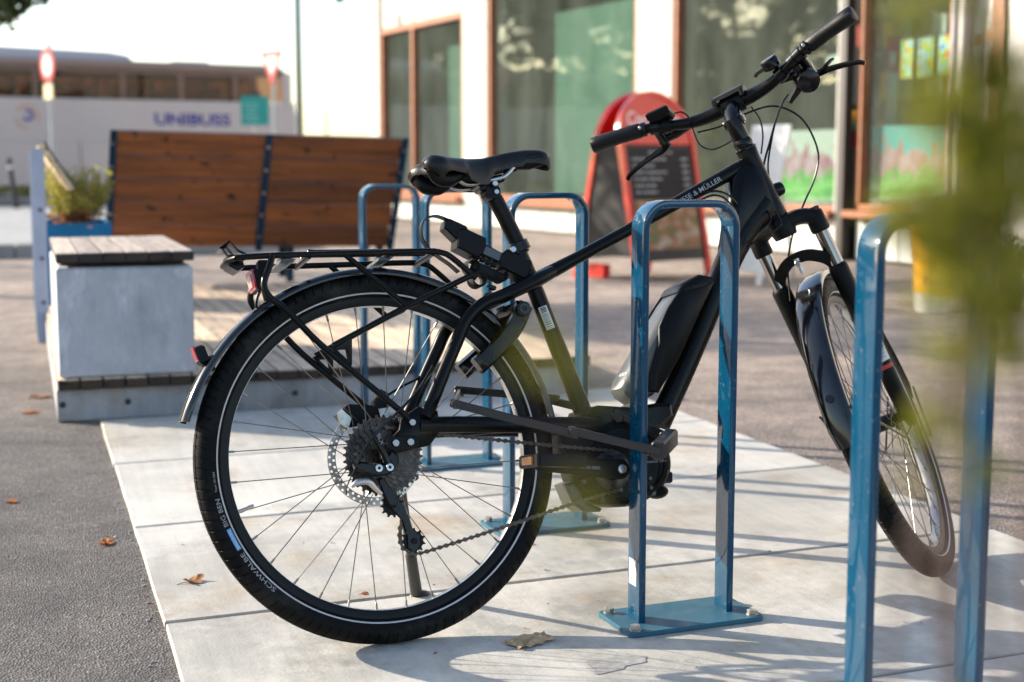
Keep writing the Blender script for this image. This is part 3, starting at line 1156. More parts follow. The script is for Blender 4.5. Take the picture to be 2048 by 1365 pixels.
def rotor(q, h, r, name):
    g = G()
    rows = ((r, r - 0.0078), (r - 0.0078, r - 0.0156))
    NA = 40
    for row, (ra, rb) in enumerate(rows):
        for k in range(NA):
            t0 = 2 * PI * (k + 0.5 * row) / NA
            t1 = t0 + 2 * PI / NA
            tm, rm = (t0 + t1) / 2, (ra + rb) / 2
            ring = [(t0, ra), (tm, ra), (t1, ra), (t1, rm), (t1, rb), (tm, rb), (t0, rb), (t0, rm)]
            hole = []
            for th, rr in ring:
                dx, dy = (th - tm) * rm, rr - rm
                L = math.hypot(dx, dy)
                hole.append((tm + dx / L * 0.0026 / rm, rm + dy / L * 0.0026))
            vs = [q(th, rr, hh) for hh in (h - 0.0009, h + 0.0009) for th, rr in ring + hole]
            fs = []
            for j in range(8):
                j2 = (j + 1) % 8
                fs += [(j, j2, 8 + j2, 8 + j), (16 + j, 24 + j, 24 + j2, 16 + j2), (8 + j, 8 + j2, 24 + j2, 24 + j)]
            if row == 0:
                fs += [(0, 16, 17, 1), (1, 17, 18, 2)]
            else:
                fs += [(4, 20, 21, 5), (5, 21, 22, 6)]
            g.add(vs, fs)
    for k in range(6):
        th = k * PI / 3 + 0.2
        g.tube([q(th + 0.45, 0.018, h), q(th + 0.25, 0.045, h), q(th, r - 0.013, h)], [0.004, 0.003, 0.0042], 6, flat=0.3, up=q(0, 0, 1) - q(0, 0, 0))
    o = g.build(name, 'bolt_steel', bike, 30)
    return o


rotor(q_r, -0.0445, 0.090, 'brake_disc')
rotor(q_f, -0.0445, 0.090, 'brake_disc')

# ---- cassette: toothed sprockets
cass = None
teeth = [36, 32, 28, 25, 22, 19, 17, 15, 13, 11]
for k, tn_ in enumerate(teeth):
    h = 0.0205 + k * 0.0036
    rp = 0.0127 / (2 * math.sin(PI / tn_))
    g = G()
    outer = []
    for i in range(tn_):
        for f_, rr in ((0.0, -0.003), (0.22, -0.002), (0.40, 0.0030), (0.60, 0.0030), (0.78, -0.002)):
            outer.append((2 * PI * (i + f_) / tn_, rp + rr))
    n = len(outer)
    vs = []
    ri = max(0.015, rp - 0.014)
    for th, rr in outer:
        vs += [q_r(th, rr, h - 0.0009), q_r(th, rr, h + 0.0009), q_r(th, ri, h + 0.0009), q_r(th, ri, h - 0.0009)]
    fs = []
    for i in range(n):
        a, b2 = 4 * i, 4 * ((i + 1) % n)
        for j in range(4):
            j2 = (j + 1) % 4
            fs.append((a + j, b2 + j, b2 + j2, a + j2))
    g.add(vs, fs)
    o = g.build('sprocket' if cass else 'cassette', 'dark_steel' if k % 2 else 'chain_steel', cass or bike, 25)
    cass = cass or o
g = G()
for k in range(7):
    th = 2 * PI * k / 7 + 0.3
    g.tube([q_r(th, 0.02, 0.024), q_r(th + 0.15, 0.058, 0.022)], [0.004, 0.003], 6)
g.lathe([(0, 0.055), (0.016, 0.055), (0.017, 0.058), (0.012, 0.062), (0, 0.062)], c_r, Vector((0, -1, 0)), 20)
g.build('cassette_carrier', 'dark_steel', cass)

# ---- drop-out details
g = G()
g.prism([(-0.006, 0.352), (-0.006, 0.370), (0.0, 0.374), (0.046, 0.372), (0.054, 0.366), (0.054, 0.354), (0.048, 0.349), (0.0, 0.348)], lambda x, y, h: P(x, y, h), 0.0735, 0.0785, 0.0012)
slide = g.build('dropout_slider', 'plastic_black', bike)
g = G()
for uu in (0.009, 0.037):
    g = G()
    g.cyl(P(uu, 0.361, 0.078), P(uu, 0.361, 0.084), 0.0066, 14)
    g.build('slider_bolt', 'chrome', slide)
g = G()
g.cyl(P(0.042, 0.396, 0.078), P(0.042, 0.396, 0.0885), 0.0062, 14)
g.build('carrier_bolt', 'chrome', bike)

# ---- derailleur
g = G()
g.prism([(0.002, 0.350), (0.013, 0.338), (0.014, 0.322), (0.003, 0.312), (-0.009, 0.316), (-0.010, 0.335)], lambda x, y, h: P(x, y, h), 0.068, 0.079, 0.003)
g.tube(smooth(Pl([(-0.038, 0.388, 0.083), (-0.03, 0.372, 0.086), (-0.014, 0.338, 0.085), (-0.008, 0.318, 0.082)]), 4), [0.0035, 0.0058, 0.0075, 0.008], 12)
g.prism([(-0.072, 0.328), (-0.060, 0.333), (-0.03, 0.327), (0.001, 0.325), (0.001, 0.311), (-0.012, 0.304), (-0.032, 0.303), (-0.07, 0.318)], lambda x, y, h: P(x, y, h), 0.070, 0.088, 0.004)
g.prism([(-0.030, 0.300), (-0.018, 0.302), (0.004, 0.272), (0.010, 0.258), (0.002, 0.246), (-0.012, 0.248), (-0.022, 0.272)], lambda x, y, h: P(x, y, h), 0.060, 0.078, 0.004)
rd = g.build('rear_derailleur', 'gloss_black', bike, 40)
text_on('SLX', 0.010, lambda x, y: P(-0.026, 0.378, 0.0945) + Vector((0.34, 0, -0.94)) * x + Vector((0.94, 0, 0.34)) * (y - 0.003), 'derailleur_lettering', 'print_grey', rd, width=0.02)
g = G()
for uu in (-0.028, -0.008):
    g = G()
    g.lathe([(0.0028, 0), (0.0068, 0), (0.0072, 0.002), (0.0066, 0.004), (0.003, 0.0042)], P(uu, 0.318, 0.0885), (0, -1, 0), 16, closed=True)
    g.build('derailleur_bolt', 'steel', rd)
g = G()
g.tube(smooth(Pl([(-0.078, 0.289, 0.08), (-0.066, 0.296, 0.082), (-0.048, 0.296, 0.084), (-0.036, 0.284, 0.082), (-0.024, 0.272, 0.078)]), 5), [0.003, 0.006, 0.0065, 0.005, 0.004], 10)
g.build('derailleur_link', 'steel', rd)
g = G()
for h0, h1 in ((0.0705, 0.0725), (0.0555, 0.0575)):
    g.prism([(-0.010, 0.256), (0.002, 0.262), (0.014, 0.252), (0.024, 0.232), (0.030, 0.204), (0.043, 0.192), (0.042, 0.174), (0.030, 0.163), (0.020, 0.172), (0.020, 0.200), (0.012, 0.226), (-0.003, 0.242)], lambda x, y, h: P(x, y, h), h0, h1, 0.0006)
cage = g.build('derailleur_cage', 'gloss_black', rd, 40)


def pulley(cu, cv_, r, tn2, name):
    g = G()
    outer = []
    for i in range(tn2):
        for f_, rr in ((0.0, -0.0035), (0.3, -0.002), (0.42, 0.0018), (0.58, 0.0018), (0.7, -0.002)):
            outer.append((2 * PI * (i + f_) / tn2, r + rr))
    g.prism([(cu + rr * math.cos(a), cv_ + rr * math.sin(a)) for a, rr in outer], lambda x, y, h: P(x, y, h), 0.061, 0.0675)
    g.cyl(P(cu, cv_, 0.0725), P(cu, cv_, 0.0765), 0.0055, 12)
    g.build(name, 'plastic_black', rd, 25)


pulley(-0.002, 0.250, 0.0205, 11, 'jockey_wheel')
pulley(0.032, 0.183, 0.0215, 11, 'jockey_wheel')

# ---- chain
g = G()


def chain_run(pts, g):
    sm = smooth(Pl(pts), 40)
    L = [0]
    for i in range(1, len(sm)):
        L.append(L[-1] + (sm[i] - sm[i - 1]).length)
    n = int(L[-1] / 0.0127)
    pos = []
    for k in range(n + 1):
        d = k * 0.0127
        for i in range(1, len(L)):
            if L[i] >= d or i == len(L) - 1:
                f_ = (d - L[i - 1]) / max(1e-9, L[i] - L[i - 1])
                pos.append(sm[i - 1].lerp(sm[i], f_))
                break
    for k in range(n):
        a, b2 = pos[k], pos[k + 1]
        d = (b2 - a).normalized()
        nn = Vector((-d.z, 0, d.x))
        off = 0.0030 if k % 2 else 0.0019
        poly = []
        for e, sg in ((b2, 1), (a, -1)):
            for an in (-80, -40, 0, 40, 80):
                c_, s_ = math.cos(R(an)), math.sin(R(an))
                poly.append(((e - a).dot(d) + sg * c_ * 0.0042, sg * s_ * 0.0042))
            if sg == 1:
                poly.append((0.0127 / 2, 0.0017))
            else:
                poly.append((0.0127 / 2, -0.0017))
        for sd_ in (1, -1):
            h0 = sd_ * off
            g.prism(poly, lambda x, y, h: a + d * x + nn * y + Vector((0, -1, 0)) * h, h0 - 0.0005, h0 + 0.0005)
        g.cyl(a + Vector((0, -0.0036, 0)), a + Vector((0, 0.0036, 0)), 0.0017, 6)


chain_run([(0.005, 0.392, 0.044), (0.06, 0.383, 0.045), (0.113, 0.372, 0.046), (0.277, 0.344, 0.05), (0.417, 0.322, 0.053), (0.445, 0.318, 0.054)], g)
chain_run([(0.455, 0.242, 0.054), (0.42, 0.237, 0.055), (0.335, 0.220, 0.057), (0.202, 0.191, 0.060), (0.063, 0.163, 0.063), (0.035, 0.160, 0.0635)], g)
chain_run([(0.035, 0.160, 0.0640), (0.012, 0.172, 0.0640), (0.008, 0.20, 0.064), (0.018, 0.233, 0.064), (0.015, 0.262, 0.063)], g)
stuff(g.build('chain', 'chain_steel', bike, 30))
g = G()
g.lathe([(0.02, -0.001), (0.037, -0.001), (0.039, 0.0), (0.037, 0.001), (0.02, 0.001)], P(0.441, 0.281, 0.054), (0, -1, 0), 30, closed=True)
g.build('chainring', 'dark_steel', bike)

# ---- cranks and pedals
def crank(sg, du, dv):
    c = P(0.441, 0.281)
    e = P(0.441 + du, 0.281 + dv)
    d = (e - c).normalized()
    nn = Vector((-d.z, 0, d.x))
    L = (e - c).length
    poly = []
    for k in range(9):
        a = R(90 + 180 * k / 8)
        poly.append((0.019 * math.cos(a), 0.019 * math.sin(a)))
    for k in range(9):
        a = R(-90 + 180 * k / 8)
        poly.append((L + 0.013 * math.cos(a), 0.013 * math.sin(a)))
    w0 = 0.085 if sg > 0 else -0.085
    g = G()
    g.prism(poly, lambda x, y, h: c + d * x + nn * y + Vector((0, -1, 0)) * (h + (0.010 * sg * x / L)), w0, w0 + 0.015 * sg, 0.003)
    g.cyl(c + Vector((0, -sg * 0.05, 0)), c + Vector((0, -sg * 0.09, 0)), 0.015, 16)
    o = g.build('crank', 'motor_black', bike, 40)
    g = G()
    g.lathe([(0.0, 0.003), (0.004, 0.003), (0.004, 0.001), (0.0085, 0.0), (0.0085, 0.0025), (0.007, 0.004), (0.004, 0.0042)], c + Vector((0, -sg * 0.0995, 0)), (0, -sg, 0), 16)
    g.build('crank_bolt', 'steel', o)
    # pedal
    pc = e + Vector((0, -sg * 0.165, 0)) + Vector((0, 0, 0.002))
    M = Matrix.Rotation(R(5), 3, 'Y')
    g = G()
    for du_ in (-0.042, 0.042):
        g.box(pc + M @ Vector((du_, 0, 0)), (0.012, 0.092, 0.024), M, 0.003)
    for dy in (-0.044, 0.044):
        g.box(pc + M @ Vector((0, dy, 0)), (0.084, 0.010, 0.022), M, 0.003)
    g.box(pc, (0.078, 0.04, 0.020), M, 0.004)
    g.cyl(e + Vector((0, -sg * 0.09, 0)), pc, 0.0075, 12)
    pd = g.build('pedal', 'plastic_black', bike)
    for off_, sz_ in (((-0.049, 0, 0), (0.004, 0.05, 0.014)), ((0.049, 0, 0), (0.004, 0.05, 0.014))):
        g = G()
        g.box(pc + M @ Vector(off_), sz_, M, 0.001)
        g.build('pedal_reflector', 'amber_lens', pd)
    return o


cr = crank(1, -0.165, 0.021)
crank(-1, 0.165, -0.021)
text_on('ACTION SERIES', 0.008, lambda x, y: P(0.352 + x, 0.2885 + y - x * 0.12, 0.1025 + (0.441 - 0.352 - x) * 0.06), 'crank_lettering', 'print_grey', cr, width=0.042)

# ---- mudguards
SEC = [(-0.012, 0.030), (-0.004, 0.0275), (0.0005, 0.019), (0.002, 0.009), (0.0024, 0.0), (0.002, -0.009), (0.0005, -0.019), (-0.004, -0.0275), (-0.012, -0.030)]


def mudguard(q, a0, a1, rad, name, n=60):
    g = G()
    full = SEC + [(r - 0.0016, h * 0.97) for r, h in reversed(SEC)]
    m = len(full)
    vs = []
    for i in range(n + 1):
        th = R(a0 + (a1 - a0) * i / n)
        rr = rad(math.degrees(th))
        e = min(1, min(i, n - i) / 2.0)
        for r, h in full:
            vs.append(q(th, rr + r, h * (0.8 + 0.2 * e)))
    fs = [(i * m + j, (i + 1) * m + j, (i + 1) * m + (j + 1) % m, i * m + (j + 1) % m) for i in range(n) for j in range(m)]
    fs += [tuple(range(m)), tuple(n * m + j for j in reversed(range(m)))]
    g.add(vs, fs)
    return g.build(name, 'fender_black', bike, 50)


fr_ = mudguard(q_r, 3, 166.5, lambda d: 0.3505 + (0.0000016 * max(0, d - 95) ** 2.2 * 1.0), 'rear_mudguard')
ff_ = mudguard(q_f, -6, 172, lambda d: 0.357, 'front_mudguard')
g = G()
g.cyl(q_f(R(172 - 16), 0.3595, 0.0), q_f(R(172 - 16), 0.3625, 0.0), 0.008, 16)
g.lathe([(0.005, 0.0), (0.0085, 0.0), (0.0085, 0.0035), (0.005, 0.0035)], q_f(R(156), 0.3592, 0.0), q_f(R(156), 1, 0) - q_f(R(156), 0, 0), 16, closed=True)
g.build('mudguard_screw', 'gloss_black', ff_)
for sg in (1, -1):
    g = G()
    g.tube([q_f(R(-2), 0.352, 0.032 * sg), q_f(R(-30), 0.20, 0.055 * sg), q_f(R(-60), 0.03, 0.062 * sg)], 0.0024, 8)
    g.build('mudguard_stay', 'gloss_black', ff_)
    g = G()
    g.tube([q_f(R(160), 0.352, 0.032 * sg), q_f(R(190), 0.12, 0.06 * sg), q_f(R(230), 0.03, 0.062 * sg)], 0.0024, 8)
    g.build('mudguard_stay', 'gloss_black', ff_)

# tail light on the mudguard and reflector under the carrier
g = G()
Mt = Matrix.Rotation(R(-18), 3, 'Y')
g.box(P(-0.316, 0.545), (0.018, 0.036, 0.034), Mt, 0.004)
g.box(P(-0.305, 0.528), (0.018, 0.022, 0.028), Mt, 0.003)
tl = g.build('tail_light', 'plastic_black', bike)
g = G()
g.box(P(-0.3262, 0.548), (0.005, 0.030, 0.027), Mt, 0.0015)
g.build('light_lens', 'red_lens', tl)
g = G()
Mr = Matrix.Rotation(R(-10), 3, 'Y')
g.box(P(-0.209, 0.676), (0.012, 0.062, 0.040), Mr, 0.003)
g.box(P(-0.195, 0.70), (0.02, 0.02, 0.03), None, 0.003)
g.tube(smooth(Pl([(-0.203, 0.662, 0.01), (-0.213, 0.635, 0.012), (-0.21, 0.61, 0.008), (-0.197, 0.597, 0.0)]), 5), 0.0028, 8)
g.tube(smooth(Pl([(-0.195, 0.66, 0.0), (-0.19, 0.63, 0.0), (-0.185, 0.615, 0.0)]), 4), 0.005, 8)
rf = g.build('carrier_reflector', 'plastic_black', bike)
g = G()
g.box(P(-0.2165, 0.6765), (0.005, 0.060, 0.037), Mr, 0.0015)
g.build('reflector_lens', 'red_lens', rf)
g = G()
g.box(P(-0.2197, 0.675), (0.0025, 0.036, 0.024), Mr, 0.0008)
g.build('reflector_window', 'clear_lens', rf)

# ---- carrier
g = G()
for sg in (1, -1):
    g.tube(smooth(Pl([(-0.252, 0.711, 0.056 * sg), (-0.187, 0.713, 0.06 * sg), (0.0, 0.714, 0.06 * sg), (0.10, 0.7145, 0.06 * sg), (0.132, 0.711, 0.06 * sg), (0.152, 0.70, 0.061 * sg), (0.195, 0.660, 0.063 * sg)]), 6), 0.0057, 12)
    g.tube(smooth(Pl([(-0.188, 0.712, 0.063 * sg), (-0.196, 0.690, 0.068 * sg), (-0.206, 0.668, 0.071 * sg), (-0.207, 0.650, 0.073 * sg), (-0.196, 0.632, 0.074 * sg), (-0.172, 0.612, 0.075 * sg), (-0.115, 0.547, 0.076 * sg), (-0.03, 0.468, 0.077 * sg), (0.030, 0.412, 0.0775 * sg), (0.043, 0.395, 0.0775 * sg)]), 6), 0.0061, 12)
    g.tube(Pl([(0.19, 0.668, 0.063 * sg), (0.052, 0.610, 0.071 * sg), (-0.092, 0.543, 0.076 * sg)]), 0.0057, 12)
    g.tube(Pl([(-0.054, 0.712, 0.060 * sg), (0.052, 0.612, 0.070 * sg)]), 0.0054, 12)
    # bag hanger plates
    for pl in ([(-0.09, 0.541), (-0.058, 0.556), (-0.063, 0.51), (-0.068, 0.505), (-0.072, 0.518)], ):
        g.prism([(-0.098, 0.540), (-0.056, 0.559), (-0.060, 0.506), (-0.066, 0.503), (-0.068, 0.520), (-0.070, 0.535), (-0.086, 0.535)], lambda x, y, h: P(x, y, h), 0.0735 * sg, 0.0785 * sg, 0.001)
        g.prism([(-0.098, 0.540), (-0.090, 0.540), (-0.064, 0.513), (-0.064, 0.503)], lambda x, y, h: P(x, y, h), 0.0735 * sg, 0.0785 * sg, 0.001)
for uu in (-0.24, -0.12, 0.03, 0.115):
    g.tube(Pl([(uu, 0.710, -0.06), (uu, 0.710, 0.06)]), 0.005, 10)
g.tube(Pl([(-0.25, 0.711, -0.056), (-0.262, 0.711, -0.03), (-0.262, 0.711, 0.03), (-0.25, 0.711, 0.056)]), 0.0055, 10)
car = g.build('carrier', 'bike_black', bike, 50)
g = G()                               # folded wire loop at the rear edge
lp = []
for sg in (1, -1):
    lp.append([(-0.228, 0.722, 0.026 * sg), (-0.243, 0.730, 0.026 * sg), (-0.256, 0.747, 0.024 * sg)])
path = Pl(lp[0]) + Pl([(-0.270, 0.735, 0.022), (-0.270, 0.735, -0.022)]) + Pl(list(reversed(lp[1])))
g.sweep(path, [(0.0012, 0.005), (-0.0012, 0.005), (-0.0012, -0.005), (0.0012, -0.005)])
g.sweep(Pl([(-0.270, 0.735, 0.022), (-0.262, 0.722, 0.022), (-0.248, 0.712, 0.022)]), [(0.0012, 0.004), (-0.0012, 0.004), (-0.0012, -0.004), (0.0012, -0.004)])
g.prism([(-0.262, 0.722), (-0.238, 0.722), (-0.232, 0.70), (-0.245, 0.692), (-0.262, 0.702)], lambda x, y, h: P(x, y, h), -0.028, 0.03, 0.002)
g.build('carrier_end', 'gloss_black', car)
g = G()                               # spring flap and straps
g.tube(smooth(Pl([(-0.115, 0.722, 0.03), (-0.112, 0.727, 0.03), (-0.10, 0.7255, 0.03), (0.02, 0.7245, 0.03), (0.13, 0.7235, 0.03)]), 5), 0.0022, 8)
g.build('strap_rod', 'gloss_black', car)
g = G()
g.tube(smooth(Pl([(-0.115, 0.722, -0.03), (-0.112, 0.727, -0.03), (-0.10, 0.7255, -0.03), (0.02, 0.7245, -0.03), (0.13, 0.7235, -0.03)]), 5), 0.0022, 8)
g.build('strap_rod', 'gloss_black', car)
for uu in (-0.162, 0.022):
    g = G()
    g.prism([(uu - 0.012, 0.70), (uu + 0.006, 0.7005), (uu + 0.02, 0.7075), (uu + 0.002, 0.7075), (uu - 0.008, 0.7075)], lambda x, y, h: P(x, y, h), -0.052, 0.05, 0.001)
    g.build('carrier_clip', 'battery_grey', car)

# ---- ring lock
g = G()
arm = [(0.292, 0.608), (0.272, 0.572), (0.246, 0.540), (0.216, 0.515), (0.187, 0.494)]
for sg in (1, -1):
    g.sweep(smooth(Pl([(u, v, 0.050 * sg) for u, v in arm]), 4), [(0.015, 0.012), (-0.010, 0.012), (-0.016, 0.006), (-0.016, -0.006), (-0.010, -0.012), (0.015, -0.012), (0.019, 0.0)], up=(-0.72, 0, 0.72))
g.box(P(0.284, 0.600, 0), (0.03, 0.105, 0.03), Matrix.Rotation(R(-50), 3, 'Y'), 0.006)
g.cyl(P(0.283, 0.598, 0.052), P(0.283, 0.598, 0.072), 0.0145, 18)
rl = g.build('ring_lock', 'gloss_black', bike, 45)
g = G()
g.lathe([(0.0055, 0.0), (0.010, 0.0), (0.010, 0.0012), (0.0055, 0.0012)], P(0.283, 0.598, 0.072), (0, -1, 0), 18, closed=True)
g.build('lock_cylinder', 'dark_steel', rl)

# ---- empty folding lock holder on the seat tube, with its strap
hd = (P(0.316, 0.680) - P(0.176, 0.748)).normalized()
hn = Vector((-hd.z, 0, hd.x))
h0_ = P(0.176, 0.752)


def H(x, y, w_=0.0):
    return h0_ + hd * x + hn * y + Vector((0, -1, 0)) * w_


g = G()
g.prism([(0.0, 0.012), (0.012, 0.020), (0.058, 0.020), (0.062, 0.008), (0.098, 0.006), (0.104, 0.018), (0.158, 0.018), (0.163, 0.010), (0.163, -0.016), (0.156, -0.024), (0.104, -0.022), (0.10, -0.014), (0.062, -0.014), (0.056, -0.024), (0.01, -0.022)], lambda x, y, h: H(x, y, h), -0.022, 0.024, 0.003)
g.prism([(-0.028, 0.020), (-0.022, 0.026), (0.014, 0.026), (0.020, 0.020), (0.020, -0.004), (0.006, -0.008), (-0.026, 0.004)], lambda x, y, h: H(x, y, h), -0.017, 0.020, 0.003)
hol = g.build('lock_holder', 'plastic_black', bike, 40)
g = G()
g.prism([(0.062, 0.004), (0.096, 0.004), (0.096, -0.012), (0.062, -0.012)], lambda x, y, h: H(x, y, h), 0.020, 0.0245)
g.build('holder_label', 'battery_grey', hol)
g = G()
for k in range(4):
    g.box(H(0.056 + 0.012 * k, -0.020, 0.012), (0.009, 0.012, 0.010), Matrix.Rotation(R(25), 3, 'Y'), 0.001)
g.sweep(smooth([H(0.01, 0.024), H(-0.02, 0.026), H(-0.05, 0.022), H(-0.066, 0.004), H(-0.062, -0.02), H(-0.045, -0.036), H(-0.02, -0.045), H(0.01, -0.052), H(0.03, -0.058)], 5), [(0.0011, 0.009), (-0.0011, 0.009), (-0.0011, -0.009), (0.0011, -0.009)], up=(0, 1, 0)) if False else None
st_pts = smooth([H(0.01, 0.0245), H(-0.02, 0.0265), H(-0.05, 0.022), H(-0.066, 0.002), H(-0.060, -0.022), H(-0.044, -0.038), H(-0.02, -0.047), H(0.012, -0.053), H(0.035, -0.060)], 5)
sec_ = [(0.009, 0.0011), (-0.009, 0.0011), (-0.009, -0.0011), (0.009, -0.0011)]
g.sweep(st_pts, sec_, up=(0, -1, 0))
g.build('holder_strap', 'plastic_black', hol)
g = G()
rnd = random.Random(11)
for (x0, y0, rx) in ((0.055, -0.040, 0.015), (0.075, -0.058, 0.016), (0.115, -0.032, 0.013)):
    g.lathe([(rx * 0.8, -0.02), (rx, -0.015), (rx, 0.015), (rx * 0.8, 0.02)], H(x0, y0), (0, -1, 0), 18, closed=True)
g.box(H(0.088, -0.036), (0.065, 0.024, 0.020), Matrix.Rotation(R(26), 3, 'Y'), 0.004)
g.build('holder_velcro', 'velcro', hol)
g = G()
for k in range(5):
    g.box(H(0.118 + rnd.uniform(-0.02, 0.03), -0.078 + rnd.uniform(-0.02, 0.02), 0.01 * k - 0.02), (0.016, 0.010, 0.009), Matrix.Rotation(R(rnd.uniform(-50, 50)), 3, 'Y'), 0.002)
g.build('lock_bracket', 'gloss_black', bike)

# ---- kickstand
g = G()
ft = P(0.124, 0.060, -0.262)
tp = P(0.052, 0.30, -0.066)
sl = tp.lerp(ft, 0.62)
g.tube([tp, tp.lerp(ft, 0.64)], [0.0095, 0.0085], 14)
g.tube([sl, sl.lerp(ft, 0.03), ft], [0.0095, 0.0112, 0.0125], 14)
g.sphere(ft + Vector((0.006, 0, 0.004)), 0.017, 8, (1.3, 1.1, 0.6))
g.box(tp + Vector((0.01, 0, 0.01)), (0.05, 0.02, 0.035), None, 0.004)
g.build('kickstand', 'kickstand_grey', bike)

# ---- rear brake caliper, cables
g = G()
g.prism([(-0.07, 0.425), (-0.045, 0.445), (0.0, 0.440), (0.02, 0.47), (0.035, 0.46), (0.03, 0.42), (-0.01, 0.405), (-0.05, 0.40)], lambda x, y, h: P(x, y, h), -0.062, -0.03, 0.004)
cal = g.build('brake_caliper', 'plastic_black', bike)
g = G()
g.prism([(-0.07, 0.428), (-0.06, 0.436), (-0.042, 0.418), (-0.05, 0.398), (-0.066, 0.408)], lambda x, y, h: P(x, y, h), -0.030, -0.024, 0.001)
g.build('caliper_pad', 'bolt_steel', cal)
g = G()
g.prism([(0.01, 0.432), (0.03, 0.434), (0.034, 0.415), (0.014, 0.412)], lambda x, y, h: P(x, y, h), -0.030, -0.024, 0.001)
g.build('caliper_pad', 'bolt_steel', cal)
g = G()
g.tube(smooth(Pl([(0.10, 0.50, 0.05), (0.06, 0.455, 0.078), (0.01, 0.412, 0.088), (-0.035, 0.375, 0.09), (-0.058, 0.345, 0.088), (-0.068, 0.325, 0.086)]), 6), 0.0022, 8)
g.build('rear_cable', 'gloss_black', bike)
g = G()
g.tube(smooth(Pl([(-0.068, 0.325, 0.086), (-0.088, 0.29, 0.088), (-0.09, 0.275, 0.088)]), 4), 0.0012, 6)
g.build('rear_cable', 'gloss_black', bike)
g = G()
g.tube(smooth(Pl([(0.03, 0.455, -0.05), (0.07, 0.475, -0.055), (0.105, 0.49, -0.062), (0.125, 0.51, -0.066)]), 5), 0.0026, 8)
g.build('rear_cable', 'gloss_black', bike)
g = G()
g.tube(smooth(Pl([(0.70, 0.82, 0.012), (0.735, 0.833, 0.024), (0.765, 0.826, 0.03), (0.79, 0.805, 0.026)]), 5), 0.0022, 8)
g.build('rear_cable', 'gloss_black', bike)
g = G()
g.tube(smooth(Pl([(0.70, 0.812, 0.012), (0.735, 0.824, 0.026), (0.76, 0.815, 0.032), (0.785, 0.79, 0.026)]), 5), 0.0022, 8)
g.build('rear_cable', 'gloss_black', bike)

# ---- fork
g = G()
g.tube([S(0, 0, a) for a in (-0.012, 0.0, 0.022, 0.031)], [0.024, 0.027, 0.026, 0.023], 20)
for sg in (1, -1):
    g.sweep(smooth(Sl([(0.0, 0.004, 0.008), (0.022 * sg, 0.012, 0.016), (0.045 * sg, 0.024, 0.012), (0.066 * sg, 0.030, 0.0)]), 5), [(0.015, 0.017), (0.004, 0.022), (-0.012, 0.018), (-0.016, 0.0), (-0.012, -0.018), (0.004, -0.022), (0.015, -0.017), (0.018, 0.0)], up=S_AX)
    g.tube([S(0.066 * sg, 0.030, a) for a in (0.014, 0.010, -0.026, -0.032)], [0.0165, 0.0195, 0.0205, 0.0185], 20)
crown = g.build('fork_crown', 'motor_black', bike, 50)
g = G()
for sg in (1, -1):
    g.lathe([(0, 0), (0.013, 0), (0.013, 0.006), (0.010, 0.009), (0, 0.009)], S(0.066 * sg, 0.030, 0.013), S_AX, 12)
    for k in range(6):
        a = k * PI / 3
        g.box(S(0.066 * sg + 0.012 * math.cos(a), 0.030 + 0.012 * math.sin(a), 0.018), (0.006, 0.006, 0.007), None, 0.001)
g.build('fork_knob', 'print_blue' if False else 'gloss_black', crown)
for sg in (1, -1):
    g = G()
    g.tube([S(0.066 * sg, 0.030, -0.025), S(0.066 * sg, 0.030, -0.14)], 0.0150, 24)
    g.build('stanchion', 'chrome', bike)
g = G()
for sg in (1, -1):
    g.tube([S(0.066 * sg, 0.030 + (0 if k < 4 else 0.0), a) for k, a in enumerate((-0.108, -0.112, -0.118, -0.135, -0.26, -0.40))] + [S(0.066 * sg, 0.042, -0.462), S(0.066 * sg, 0.055, -0.485)], [0.0165, 0.0195, 0.0208, 0.0205, 0.0195, 0.018, 0.016, 0.012], 20)
    g.prism([(0.04, -0.43), (0.085, -0.452), (0.09, -0.48), (0.06, -0.492), (0.035, -0.47)], lambda x, y, h: S(h, x, y), 0.056 * sg, 0.074 * sg, 0.003)
g.sweep(smooth(Sl([(-0.066, 0.03, -0.135), (-0.058, 0.022, -0.095), (-0.03, 0.012, -0.069), (0.0, 0.01, -0.062), (0.03, 0.012, -0.069), (0.058, 0.022, -0.095), (0.066, 0.03, -0.135)]), 5), [(0.006, 0.012), (-0.006, 0.012), (-0.006, -0.012), (0.006, -0.012)], up=S_F * -1.0)
low = g.build('fork_lowers', 'motor_black', bike, 50)
g = G()
g.tube([S(0, -0.004, -0.062), S(0, -0.006, -0.095)], [0.006, 0.005], 10)
g.cyl(S(0, -0.006, -0.072), S(0, -0.016, -0.072), 0.006, 12)
g.build('mudguard_bolt', 'steel', bike)
g = G()                                # warning label on the right leg
mlab = lambda x, y, an: S(0.066 + 0.0206 * math.cos(an), 0.030 + 0.0206 * math.sin(an), y)
vs = []
for i in range(9):
    an = R(-115 + 95 * i / 8)
    for y in (-0.335, -0.255):
        vs.append(mlab(0, y, an))
g.add(vs, [(2 * i, 2 * i + 2, 2 * i + 3, 2 * i + 1) for i in range(8)])
lab = g.build('warning_label', 'sticker_paper', low)
g = G()
for k in range(9):
    y = -0.265 - 0.0075 * k
    hgt = 0.004 if k in (0, 5) else 0.0012
    vs = []
    for i in range(9):
        an = R(-108 + (80 if k in (0, 5) else 60 + (k * 13 % 20)) * i / 8)
        for yy in (y, y - hgt):
            p = mlab(0, yy, an)
            vs.append(S(0.066 + 0.0209 * math.cos(an), 0.030 + 0.0209 * math.sin(an), yy))
    g.add(vs, [(2 * i, 2 * i + 2, 2 * i + 3, 2 * i + 1) for i in range(8)])
g.build('label_print', 'barcode_dark', lab, smooth_=False)
g = G()
vs = []
for i in range(9):
    an = R(-110 + 90 * i / 8)
    for y in (-0.352, -0.343):
        vs.append(mlab(0, y, an))
